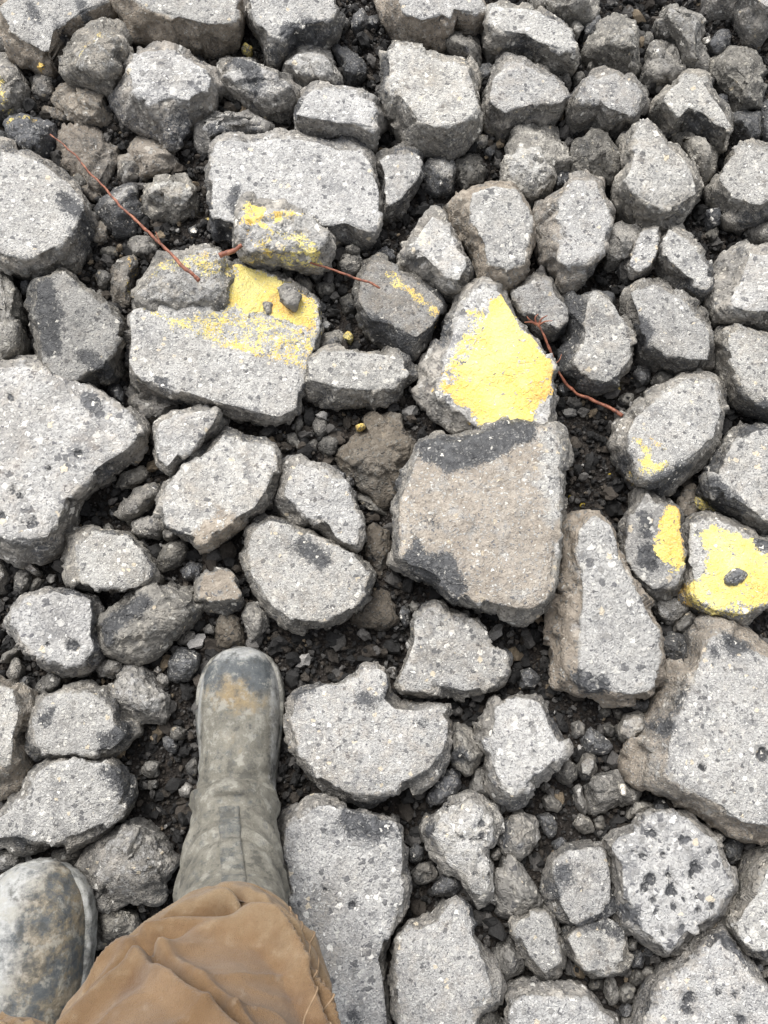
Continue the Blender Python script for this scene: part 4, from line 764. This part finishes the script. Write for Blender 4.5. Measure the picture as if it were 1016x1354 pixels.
# ------------------------------------------------------------------ rubble beyond the frame (one mass) and loose gravel
def rand_outline(r, x, y, s, k=9):
    e = r.uniform(.7, 1.0); ph = r.uniform(0, 6.28); o = []
    for i in range(k):
        a = 2*math.pi*(i+r.uniform(-.3, .3))/k; q = s*r.uniform(.8, 1.12); ux, uy = math.cos(a)*q, math.sin(a)*q*e
        o.append((x+ux*math.cos(ph)-uy*math.sin(ph), y+ux*math.sin(ph)+uy*math.cos(ph)))
    return np.array(o)
FRAME = [W(-12, -18, 0)[:2], W(1028, -18, 0)[:2], W(1028, 1375, 0)[:2], W(-12, 1375, 0)[:2]]
def build_surroundings():
    r = random.Random(5); V, Q, T3, C, base = [], [], [], [], 0; placed = []
    for _ in range(9000):
        x, y = r.uniform(-1.75, 1.75), r.uniform(-1.4, 2.15); s = r.choice((.035, .05, .06, .075, .09, .11))*r.uniform(.8, 1.1)
        sd = sdist(np.array([x]), np.array([y]), FRAME)[0]
        if sd > -s*.75: continue
        if any((x-a)**2+(y-b)**2 < (.80*(s+t))**2 for a, b, t in placed): continue
        if (x+.19)**2+(y+.27)**2 < (.2+s)**2 or (x+.42)**2+(y+.38)**2 < (.2+s)**2: continue
        bad = False
        for c in COVER:
            cc = c.mean(0)
            if (cc[0]-x)**2+(cc[1]-y)**2 < (.5*s+.40*np.ptp(c, axis=0).max())**2: bad = True; break
        if bad: continue
        placed.append((x, y, s))
    for i, (x, y, s) in enumerate(placed):
        P = rand_outline(r, x, y, s); h = s*r.uniform(.8, 1.1); br = 0. if r.random() < .6 else 1.
        T = np.array((x, y))+(P-(x, y))*r.uniform(.72, .88)
        v, f, t3, col, c, PP = rock_geo(P, T, -.004, h, 400+i, br, res=.011, sb=r.uniform(0, .6), dirt=r.uniform(0, .3))
        V.append(v); Q.append(f+base); T3.append(t3+base); C.append(col); base += len(v); COVER.append(PP)
    o = link('rubble', new_mesh('rubble', np.vstack(V), np.vstack(Q), np.vstack(T3), np.vstack(C)), ASPHALT)
    tag(o, 'broken asphalt rubble spreading on beyond the picture', 'rubble', kind='stuff')
build_surroundings()

ICO_V = None
def ico(sub):
    t = (1+5**.5)/2
    v = [(-1, t, 0), (1, t, 0), (-1, -t, 0), (1, -t, 0), (0, -1, t), (0, 1, t), (0, -1, -t), (0, 1, -t), (t, 0, -1), (t, 0, 1), (-t, 0, -1), (-t, 0, 1)]
    f = [(0, 11, 5), (0, 5, 1), (0, 1, 7), (0, 7, 10), (0, 10, 11), (1, 5, 9), (5, 11, 4), (11, 10, 2), (10, 7, 6), (7, 1, 8), (3, 9, 4), (3, 4, 2), (3, 2, 6), (3, 6, 8), (3, 8, 9), (4, 9, 5), (2, 4, 11), (6, 2, 10), (8, 6, 7), (9, 8, 1)]
    v = [np.array(a)/np.linalg.norm(a) for a in v]
    for _ in range(sub):
        mid, g = {}, []
        def mp(a, b):
            k = (min(a, b), max(a, b))
            if k not in mid: q = v[a]+v[b]; v.append(q/np.linalg.norm(q)); mid[k] = len(v)-1
            return mid[k]
        for a, b, c in f:
            x, y, z = mp(a, b), mp(b, c), mp(c, a); g += [(a, x, z), (b, y, x), (c, z, y), (x, y, z)]
        f = g
    return np.array(v), np.array(f)
def build_gravel():
    # plan raster of what is covered
    g = .006; x0, y0, nx, ny = -1.5, -1.0, 500, 460
    GX, GY = np.meshgrid(x0+(np.arange(nx)+.5)*g, y0+(np.arange(ny)+.5)*g); cov = np.zeros((ny, nx), bool)
    for P in COVER:
        c = P.mean(0); P = c+(P-c)*.93
        lo = np.floor((P.min(0)-(x0, y0))/g).astype(int)-1; hi = np.ceil((P.max(0)-(x0, y0))/g).astype(int)+1
        a, b, d, e = max(lo[0], 0), min(hi[0], nx), max(lo[1], 0), min(hi[1], ny)
        if b > a and e > d: cov[d:e, a:b] |= inside(GX[d:e, a:b], GY[d:e, a:b], P)
    rg = np.random.default_rng(11)
    def scatter(name, sub, count, lo, hi, power, seed, label, lift, grey, smooth=False):
        bv, bf = ico(sub); nvb = len(bv)
        x = rg.uniform(-1.25, 1.25, count*6); y = rg.uniform(-.85, 1.45, count*6)
        iu = ((x-x0)/g).astype(int).clip(0, nx-1); iv = ((y-y0)/g).astype(int).clip(0, ny-1)
        k = ~cov[iv, iu]; x, y = x[k][:count], y[k][:count]; n = len(x)
        s = lo+(hi-lo)*rg.random(n)**power
        # random shapes: squash, rotate, knock vertices about
        M = rg.normal(size=(n, 3, 3)); Qm, _ = np.linalg.qr(M)
        ax = np.stack([np.ones(n), rg.uniform(.6, 1, n), rg.uniform(.4, .8, n)], 1)
        v = bv[None]*(1+.24*rg.normal(size=(n, nvb))[..., None].clip(-1.6, 1.6))*ax[:, None]*s[:, None, None]
        for _ in range(5):                              # flat broken faces
            pn = rg.normal(size=(n, 3)); pn /= np.linalg.norm(pn, axis=1, keepdims=True); dd = np.einsum('nkj,nj->nk', v, pn)
            v -= pn[:, None]*np.clip(dd-(s*rg.uniform(.5, .85, n))[:, None], 0, None)[..., None]
        v = np.einsum('nij,nkj->nki', Qm, v)
        z = ground_z(x, y)+s*rg.uniform(-.1, .55, n)+lift*rg.random(n)**2
        v += np.stack([x, y, z], 1)[:, None]
        f = (bf[None]+np.arange(n)[:, None, None]*nvb).reshape(-1, 3)
        t = rg.random(n); base = np.empty((n, 3))
        dark = np.array((.027, .026, .025)); br = np.array((.068, .057, .046)); gy = np.array((.12, .113, .105)); tan = np.array((.26, .205, .14)); wh = np.array((.40, .385, .36))
        base[:] = dark; base[t > .52] = br; base[t > 1-grey] = gy; base[t > 1-grey*.13] = tan; base[t > 1-grey*.05] = wh
        yel = (rg.random(n) < .04) & (np.hypot(x-.27, y-.30) < .12); base[yel] = (.45, .33, .05)
        base *= rg.uniform(.5, 1.25, n)[:, None]
        col = np.ones((n, nvb, 4)); col[..., :3] = base[:, None]
        o = link(name, new_mesh(name, v.reshape(-1, 3), None, f, col.reshape(-1, 4), smooth=smooth), CRUMB)
        tag(o, label, 'gravel', kind='stuff')
    scatter('gravel', 1, 14500, .0045, .0165, 2.5, 1, 'coarse dark gravel and tar crumbs filling the gaps between chunks', .012, .30)
    scatter('grit', 0, 46000, .0022, .0064, 1.6, 2, 'fine black grit lying over the soil between chunks', .010, .22)
build_gravel()
# ------------------------------------------------------------------ the person's boots and trousers
def make_boot_mat():
    m = NT('muddy_rubber'); tc = m.n('ShaderNodeTexCoord'); vec = tc.outputs['Object']
    at = m.n('ShaderNodeAttribute', attribute_name='mask'); r, g, b = m.sep(at.outputs['Color'])[:3]
    n1 = m.noise(vec, 26, 6, .65); n2 = m.noise(vec, 90, 5, .7); n3 = m.noise(vec, 420, 3, .7)
    rub = m.ramp(n2, [(.3, (.055, .062, .067)), (.7, (.115, .122, .122))])
    mud = m.ramp(n1, [(.3, (.100, .094, .078)), (.5, (.150, .141, .116)), (.7, (.22, .208, .175))])
    mud = m.mix(m.math('MULTIPLY', m.step(n3, .45, .75), .4), mud, (.25, .235, .19)); mud = m.mix(m.math('MULTIPLY', m.step(n2, .48, .30), .6), mud, rub)
    brn = m.ramp(n2, [(.3, (.165, .12, .065)), (.7, (.26, .20, .115))])
    wht = m.ramp(n2, [(.3, (.26, .262, .25)), (.7, (.40, .40, .385))])
    def cover(a, lo=.22, hi=.78, amt=1.3):
        s_ = m.math('ADD', m.math('MULTIPLY', m.math('SUBTRACT', n1, .5), amt), m.math('MULTIPLY', m.math('SUBTRACT', n2, .5), .9))
        return m.step(m.math('ADD', a, s_), lo, hi)
    col = m.mix(cover(r), rub, mud); col = m.mix(cover(g), col, brn); col = m.mix(cover(b, amt=1.0), col, wht)
    scf = m.noise(vec, 48, 5, .7); col = m.mix(m.math('MULTIPLY', m.step(scf, .52, .64), .62), col, (.30, .29, .25)); col = m.mix(m.math('MULTIPLY', m.step(scf, .47, .35), .68), col, (.055, .054, .048))
    m.l(col, m.b.inputs['Base Color']); m.put(m.b.inputs['Roughness'], m.math('ADD', .62, m.math('MULTIPLY', n2, .3)))
    m.b.inputs['Specular IOR Level'].default_value = .3
    m.l(m.bump(m.math('ADD', n2, m.math('ADD', m.math('MULTIPLY', n3, .5), scf)), .6, .003), m.b.inputs['Normal']); return m.m
def make_canvas():
    m = NT('tan_canvas'); tc = m.n('ShaderNodeTexCoord'); vec = tc.outputs['Object']
    n1 = m.noise(vec, 14, 5, .6); n2 = m.noise(vec, 60, 4, .65); n3 = m.noise(vec, 900, 2, .6)
    col = m.ramp(n1, [(.3, (.108, .064, .031)), (.5, (.162, .099, .050)), (.72, (.21, .138, .079))])
    col = m.mix(m.math('MULTIPLY', m.step(n2, .55, .75), .45), col, (.27, .215, .16))
    col = m.mix(m.math('MULTIPLY', m.step(m.noise(vec, 22, 4), .54, .70), .6), col, (.105, .058, .030))
    at = m.n('ShaderNodeAttribute', attribute_name='mask'); du = m.sep(at.outputs['Color'])[0]
    dk = m.step(m.math('ADD', du, m.math('ADD', m.math('MULTIPLY', m.math('SUBTRACT', n2, .5), 1.1), m.math('MULTIPLY', m.math('SUBTRACT', n3, .5), .35))), .18, .75)
    col = m.mix(m.math('MULTIPLY', dk, .5), col, (.27, .205, .128))
    col = m.mix(m.math('MULTIPLY', m.step(n3, .50, .70), .42), col, (.085, .05, .027))
    m.l(col, m.b.inputs['Base Color']); m.b.inputs['Roughness'].default_value = .9; m.b.inputs['Specular IOR Level'].default_value = .15
    m.b.inputs['Sheen Weight'].default_value = .15
    h = m.math('ADD', m.math('MULTIPLY', n3, .9), n2)
    m.l(m.bump(h, .75, .0022), m.b.inputs['Normal']); return m.m
RUBBER, CANVAS = make_boot_mat(), make_canvas()
def plain(name, c, rough=.8):
    m = NT(name); tc = m.n('ShaderNodeTexCoord'); n = m.noise(tc.outputs['Object'], 160, 4, .6)
    m.l(m.mix(m.step(n, .3, .7), tuple(q*.7 for q in c), c), m.b.inputs['Base Color']); m.b.inputs['Roughness'].default_value = rough; m.b.inputs['Specular IOR Level'].default_value = .2
    m.l(m.bump(n, .4, .001), m.b.inputs['Normal']); return m.m
THREAD = plain('tan_thread', (.30, .21, .13))

person = bpy.data.objects.new('person', None); COL.objects.link(person); person.location = (-.30, -.30, 0)
tag(person, 'person in tan canvas trousers and muddy rubber boots looking down at own feet', 'person')
PB = np.array(person.location)

def smoothstep(x, a, b):
    t = np.clip((x-a)/(b-a), 0, 1); return t*t*(3-2*t)
def boot(toe, heading, z0, shaft, mudw, label, ushift=0, scale=1.0):
    """toe: plan position of the toe tip; heading: plan direction heel->toe; shaft: list of (dx side, dy along, z, half width, half depth)."""
    hd = np.array(heading, float); hd /= np.linalg.norm(hd); sd = np.array((hd[1], -hd[0]))
    def place(L):                                       # local (side, along from toe, z) to world
        L = np.asarray(L, float)*scale; return np.column_stack([toe[0]+sd[0]*L[:, 0]+hd[0]*L[:, 1], toe[1]+sd[1]*L[:, 0]+hd[1]*L[:, 1], z0+L[:, 2]])
    # half width of the sole along its length (0 toe .. .31 heel)
    ys = 1.05*np.array([0, .006, .016, .032, .055, .085, .115, .15, .19, .235, .275, .30, .311, .315]); ws = 1.10*np.array([.004, .025, .040, .051, .0575, .0595, .057, .0515, .047, .046, .044, .034, .018, .004])
    # --- sole: welted slab
    k = 90; yy = .1653-.1653*np.cos(np.linspace(0, math.pi, k)); ww = np.interp(yy, ys, ws)
    ring = np.vstack([np.column_stack([ww, -yy]), np.column_stack([-ww[::-1], -yy[::-1]])[1:-1]])
    n = len(ring); cen = np.array((0, -.155)); V = []
    for zz, gr in ((0, .955), (.004, .985), (.010, 1.0), (.022, 1.0), (.026, .992), (.028, .965), (.029, .90)):
        rr = cen+(ring-cen)*gr; bumpy = (1+.006*np.sin(np.arange(n)*1.9)*(zz < .02))[:, None]; rr = cen+(rr-cen)*bumpy
        V.append(np.column_stack([rr, np.full(n, zz)]))
    V = np.vstack(V); F = grid_faces(7, n)
    V = np.vstack([V, [[0, -.155, 0], [0, -.155, .029]]]); m0, m1 = len(V)-2, len(V)-1; j = np.arange(n)
    T = np.vstack([np.stack([np.full(n, m0), (j+1) % n, j], 1), np.stack([np.full(n, m1), 6*n+j, 6*n+(j+1) % n], 1)])
    col = np.zeros((len(V), 4)); col[:, 0] = .6; col[:, 2] = mudw*.6; col[:, 3] = 1
    root = bpy.data.objects.new('boot', None); COL.objects.link(root); root.parent = person; root['label'] = label
    org = np.array((toe[0], toe[1], z0)); root.location = org-PB
    link('sole', new_mesh('sole', place(V)-org, F[:, ::-1], T, col), RUBBER, root)
    # --- upper: foot loft, then shaft rings, swept as one continuous skin along a bent axis
    rings, NA = [], 64; th = np.linspace(0, 2*math.pi, NA, endpoint=False); cs, sn = np.cos(th), np.sin(th)
    def sup(a, e): return np.sign(a)*np.abs(a)**e
    # the foot part: vertical sections from toe to instep
    foot = [(.003, .012, .030), (.007, .024, .044), (.014, .034, .055), (.026, .0435, .065), (.045, .0505, .073), (.068, .0535, .077), (.092, .0525, .079), (.115, .0500, .083), (.138, .0475, .092), (.158, .0465, .105)]
    for (y, hw, top) in foot:
        y *= 1.2; hw *= 1.12
        zc = .020; x = hw*sup(cs, .82); z = np.where(sn > 0, zc+(top-zc)*sup(sn, .86), zc+.010*sn); rings.append(np.column_stack([x, np.full(NA, -y), z]))
    # swing round from vertical sections to horizontal ones over the heel
    for (y, z, uc, hw, hdp, tl) in shaft:
        pw = np.array(toe)-hd*y; dep = pw[1]*math.sin(TILT)+(CAMH-z0-z)*math.cos(TILT); dx = (uc+ushift-508)/FPX*dep-pw[0]
        x = dx+hw*sup(cs, .92); u = hdp*sn                # u>0 is the front of the leg
        rings.append(np.column_stack([x, -y+u*math.cos(tl), z+u*math.sin(tl)]))
    R = np.array(rings); nr0 = len(R)
    # densify along the sweep
    m = 4; dense = np.array([spline(R[:, a], nr0*m) for a in range(NA)]).transpose(1, 0, 2); nr = len(dense); v = dense.reshape(-1, 3)
    f = grid_faces(nr, NA)
    nv = normals(v, f); sgn = -1 if (nv[NA*nr//2:NA*nr//2+NA]*(v[NA*nr//2:NA*nr//2+NA]-v[NA*nr//2:NA*nr//2+NA].mean(0))).sum() < 0 else 1
    nv *= sgn
    t = np.repeat(np.arange(nr)/nr, NA)
    d = .0022*vnoise(v, 22, 3)+.0011*vnoise(v, 60, 4)
    ank = np.exp(-((t-.56)/.10)**2); front = np.tile(np.clip(sn, 0, 1), nr)
    d += ank*front*.0040*np.sin(v[:, 1]*230+5*vnoise(v, 16, 6))+.0022*(1-np.abs(vnoise(v*(1, 2.5, 2.5), 20, 8)))**3*smoothstep(-v[:, 1], .10, .2)
    for rc in (.57, .70, .775): d += .0050*np.exp(-((t-rc)/.011)**2)-.0045*np.exp(-((t-rc-.018)/.007)**2)
    v = v+nv*d[:, None]
    col = np.zeros((len(v), 4)); col[:, 3] = 1
    y = -v[:, 1]; side = v[:, 0]
    col[:, 0] = np.clip(.12+.75*smoothstep(y, .04, .09), 0, .95)
    col[:, 1] = np.exp(-((y-.074)/.030)**2-(side/.046)**2)*.66+np.exp(-((y-.145)/.025)**2-(side/.03)**2)*.22
    col[:, 2] = np.clip(.45*np.exp(-((y-.012)/.010)**2)+.62*smoothstep(-np.abs(side)*-1, .043, .053)*(v[:, 2] < .07)+mudw*.5*smoothstep(-y, -.06, -.02), 0, .8)
    if mudw > .6: col[:, 2] = np.clip(.72*smoothstep(-side, -.03, .04)+.26+.2*vnoise(v, 30, 77), 0, .8); col[:, 1] = .42; col[:, 0] = .42
    v0 = rings[0].mean(0); v = np.vstack([v, [v0]]); col = np.vstack([col, [col[0]]]); j = np.arange(NA)
    tri = np.stack([np.full(NA, len(v)-1), j, (j+1) % NA], 1)
    up = link('upper', new_mesh('upper', place(v)-org, f if sgn < 0 else f[:, ::-1], tri, col), RUBBER, root)
    # --- front strap up the shaft
    a0, a1 = int(.70*nr), int(.97*nr); kk = int(NA*.25); strip = []
    for i in range(a0, a1):
        row = []
        for da in (-1.9, -1.7, -1.2, -.6, 0, .6, 1.2, 1.7, 1.9):
            fl = math.floor(da); w_ = da-fl; i0, i1 = i*NA+(kk+fl) % NA, i*NA+(kk+fl+1) % NA; lift = .0032 if abs(da) < 1.85 else -.003; row.append((v[i0]+nv[i0]*lift)*(1-w_)+(v[i1]+nv[i1]*lift)*w_)
        strip.append(row)
    S = np.array(strip); ns = len(S); Sv = S.reshape(-1, 3); i = (np.arange(ns-1)[:, None]*9+np.arange(8)[None]).ravel()
    sc = np.zeros((len(Sv), 4)); sc[:, 0] = .55; sc[:, 3] = 1
    link('strap', new_mesh('strap', place(Sv)-org, np.stack([i, i+1, i+10, i+9], 1), None, sc), RUBBER, root)
    return root

# the boot in the middle of the picture
zs = .0
tip = W(317, 854, .03)[:2]; mid = W(312, 1020, .05)[:2]
hd = tip-mid
H90 = math.pi/2
SH = [(.225, .118, 311, .054, .070, 1.0), (.255, .135, 310, .057, .073, .70), (.280, .158, 308, .0595, .073, .40), (.298, .19, 306, .061, .071, .2), (.315, .225, 305, .062, .070, .08), (.332, .26, 306, .064, .070, 0), (.345, .295, 308, .066, .071, 0), (.360, .325, 309, .066, .069, 0)]
boot_a = boot(tip, hd, zs, SH, .55, 'olive-grey muddy rubber boot with a brown-stained dark toe')
# the boot at the left edge, standing a little higher on the rubble
zs2 = .055
tip2 = W(54, 1137, zs2+.03)[:2]; hd2 = np.array((.02, 1.0))
boot_b = boot(tip2, hd2, zs2, SH, .85, 'whitened rubber boot smeared with pale mud', -252, 1.2)

FOLDS = [(1.75, .378, .012, .007, .016, 1.5), (.95, .405, -.10, .006, .025, .60), (.72, .455, -.17, .006, .026, .48), (.30, .43, -.14, .009, .010, .40), (2.45, .455, .07, .008, .019, .75), (1.5, .50, -.16, .007, .022, .55), (3.3, .42, .12, .012, .014, .7), (4.7, .40, .05, .012, .014, 1.2), (1.4, .64, .10, .016, .012, .9), (4.5, .6, -.1, .016, .016, 1.0)]
def leg(keys, NA, nr, seed, ps=0.):
    K = np.array(keys, float); D = spline(K, nr)         # columns: x y z rx ry
    th = np.linspace(0, 2*math.pi, NA, endpoint=False); V = []
    for x, y, z, rx, ry in D: V.append(np.column_stack([x+rx*np.sign(np.cos(th))*np.abs(np.cos(th))**.9, y+ry*np.sin(th), np.full(NA, z)]))
    v = np.vstack(V); f = grid_faces(nr, NA); nv = normals(v, f)
    if (nv[:NA*5]*(v[:NA*5]-np.tile(D[2, :3], (NA*5, 1)))).sum() < 0: nv = -nv
    s = np.repeat(np.linspace(0, 1, nr), NA); a = np.tile(th, nr)
    q = np.column_stack([np.cos(a)*.09, np.sin(a)*.09, s*.62])
    # slanting drag folds, strongest above the hem
    wv = vnoise(q, 7, seed)*1.6+vnoise(q, 16, seed+1)*.5
    zz = v[:, 2]; d = .005*vnoise(q, 11, seed)+.003*vnoise(q, 24, seed+2)+.0012*vnoise(q, 70, seed+3)
    for ac, zc, sl, wd, am, L in FOLDS:
        da = (a-ac+math.pi) % (2*math.pi)-math.pi; e = zz-zc-sl*da-.006*wv; env = np.exp(-(da/L)**4)
        d += env*am*(-np.exp(-np.abs(e/wd)**1.4)+.75*np.exp(-((e-2.6*wd)/(2.0*wd))**2)+.35*np.exp(-((e+2.2*wd)/(1.6*wd))**2))
    ab = (a-math.pi/2+math.pi) % (2*math.pi)-math.pi
    u1, u2 = ab*.1*.8+zz*.6, -ab*.1*.6+zz*.8; q3 = np.column_stack([u1*1.0, u2*3.2, np.zeros(len(a))])
    rid = 1-np.abs(vnoise(q3, 11, seed+9)); rid2 = 1-np.abs(vnoise(q3[:, [1, 0, 2]]*(1.0, 1.6, 1), 9, seed+11))
    d += .0065*(rid**4-.3)*np.clip(1.6-s*1.6, .4, 1)+.0018*(rid2**4-.3)
    d *= np.clip(s*22, .04, 1)
    # dust caught low on the leg and rubbed onto the ridges of the creases
    dust = np.clip(.55-(zz-.318)*4.2, 0, .55)+np.clip(d*26, -.1, .32)+.22*vnoise(q, 17, seed+20)
    col = np.zeros((len(v), 4)); col[:, 0] = np.clip(dust, 0, 1); col[:, 3] = 1
    return v+nv*d[:, None], f, D, col
def build_trousers():
    def at(u, v, z, back): p = W(u, v, z); return p[0], p[1]-back
    fr = [(311, 1168, .318, .080, .082), (302, 1174, .332, .096, .094), (290, 1196, .365, .110, .104), (278, 1236, .41, .122, .108), (262, 1290, .47, .128, .112), (250, 1375, .55, .126, .118)]
    keys = []
    for u, v_, z, rx, ry in fr:
        p = W(u, v_, z); keys.append((p[0], p[1]-ry, z, rx, ry))
    x, y = keys[-1][:2]
    keys += [(x-.012, y-.03, .66, .108, .122), (x-.03, y-.065, .77, .106, .125), (x-.06, y-.10, .87, .112, .125), (x-.085, y-.12, .95, .125, .125)]
    va, fa, D, ca = leg(keys, 200, 300, 40)
    hx, hy = keys[-1][0], keys[-1][1]
    # other leg: hem low over the whitened boot
    p = W(20, 1346, .32)
    k2 = [(p[0], p[1]-.085, .318, .080, .084), (p[0], p[1]-.095, .335, .090, .094), (p[0]-.005, p[1]-.11, .40, .098, .102), (p[0]-.005, p[1]-.13, .50, .104, .110), (p[0], p[1]-.145, .60, .108, .118)]
    k2 += [(p[0]+.01, hy-.01, .72, .108, .122), (hx-.16, hy, .85, .112, .125), (hx-.145, hy, .95, .125, .125)]
    vb, fb, D2, cb = leg(k2, 200, 300, 60)
    # seat joining both legs
    th = np.linspace(0, 2*math.pi, 200, endpoint=False); V = []; cx = hx-.072
    for z, rx, ry in ((.86, .15, .10), (.90, .19, .13), (.95, .20, .14), (1.02, .19, .135), (1.06, .18, .125), (1.063, .10, .07), (1.063, .01, .01)):
        V.append(np.column_stack([cx+rx*np.cos(th), hy+ry*np.sin(th), np.full(200, z)]))
    vc = np.vstack(V); fc = grid_faces(7, 200)
    v = np.vstack([va, vb, vc]); f = np.vstack([fa, fb+len(va), fc+len(va)+len(vb)])
    # a turned-in hem
    hems = []
    base = len(v)
    for off, D_ in ((0, D), (len(va), D2)):
        r0 = v[off:off+200].copy(); c0 = D_[0, :3]; r1 = c0+(r0-c0)*.93+np.array((0, 0, .004)); r2 = c0+(r0-c0)*.92+np.array((0, 0, .05))
        v = np.vstack([v, r1, r2]); j = np.arange(200); k = (j+1) % 200
        hems.append(np.stack([off+j, off+k, base+k, base+j], 1)); hems.append(np.stack([base+j, base+k, base+200+k, base+200+j], 1)); base += 400
    f2 = np.vstack([f[:, ::-1]]+hems)
    tr = link('trousers', new_mesh('trousers', v-PB, f2, None, np.vstack([ca, cb, np.zeros((len(v)-len(ca)-len(cb), 4))])), CANVAS, person); tr['label'] = 'tan brown canvas work trousers creased over the boots'
    # double-stitched outer seam, following the cloth
    for da in (0, 4):
        rows = range(6, 270, 1); P = []
        for i in rows:
            idx = i*200+(26-da) % 200; c = D[i, :3]; q = va[idx]; nrm = (q-c)*(1, 1, 0); nrm /= np.linalg.norm(nrm); P.append(q+nrm*.0004)
        V_, F_, T_ = tube(np.array(P), np.full(len(P), .0009), 6)
        link('seam', new_mesh('seam', V_-PB, F_, T_), THREAD, tr)
build_trousers()

# ------------------------------------------------------------------ red plant stems lying on the rubble
def make_stem_mat():
    m = NT('red_stem'); tc = m.n('ShaderNodeTexCoord'); n = m.noise(tc.outputs['Object'], 120, 4, .6)
    m.l(m.ramp(n, [(.32, (.075, .030, .018)), (.5, (.21, .068, .036)), (.68, (.34, .15, .085))]), m.b.inputs['Base Color']); m.b.inputs['Roughness'].default_value = .6
    m.l(m.bump(n, .4, .001), m.b.inputs['Normal']); return m.m
STEM = make_stem_mat()
def stem(name, path, r0, r1, label, n=90, kink=.0022, extra=()):
    P = spline([W(*p) for p in path], n); P = P+kink*np.column_stack([vnoise(P, 60, s) for s in (1, 2, 3)])
    rad = np.linspace(r0, r1, n)*(.86+.22*vnoise(P, 150, 5)+.14*vnoise(P, 420, 6))
    V, F, T = tube(P, rad, 8); org = P[0]
    o = link(name, new_mesh(name, V-org, F, T), STEM); o.location = org
    tag(o, label, 'plant stem', 'red plant stems on the rubble')
    for pth, a, b in extra:
        Q = spline([W(*p) for p in pth], 22); V, F, T = tube(Q, np.linspace(a, b, 22), 6)
        link('fibre', new_mesh('fibre', V-org, F, T), STEM, o)
    return o
stem('plant_stem', [(262, 370, .125), (245, 354, .128), (215, 325, .112), (170, 281, .088), (130, 240, .074), (100, 205, .068), (68, 178, .066)], .0036, .0014, 'long straight red stem running from the yellow-dusted rock to the tar lump', extra=[([(213, 323, .112), (208, 312, .118), (206, 306, .12)], .0012, .0005)])
stem('plant_stem', [(291, 339, .128), (303, 334, .131), (320, 324, .133)], .0048, .0036, 'short thick red stub beside the yellow-streaked stone', n=20)
stem('plant_stem', [(370, 336, .09), (395, 341, .088), (425, 352, .085), (460, 364, .084), (490, 374, .086), (503, 380, .084)], .0016, .0024, 'thin brown stem between the yellow-streaked stone and mossy chunk', n=40)
stem('plant_stem', [(708, 427, .098), (718, 440, .092), (727, 459, .082), (734, 482, .07), (745, 502, .058), (760, 517, .048), (776, 526, .045), (800, 537, .045), (824, 549, .05)], .0018, .0034, 'curved red stem with a frayed head hugging the yellow wedge',
     extra=[([(710, 429, .097), (703, 426, .102), (694, 426, .104)], .0022, .0008), ([(712, 432, .095), (716, 422, .102), (724, 417, .104)], .0022, .0007), ([(709, 428, .098), (708, 420, .104), (712, 415, .106)], .0018, .0006), ([(709, 428, .098), (700, 422, .104), (697, 418, .105)], .0016, .0006), ([(712, 430, .096), (721, 425, .102), (731, 424, .102)], .0016, .0006), ([(734, 481, .07), (740, 476, .07), (743, 468, .072)], .0010, .0005)])
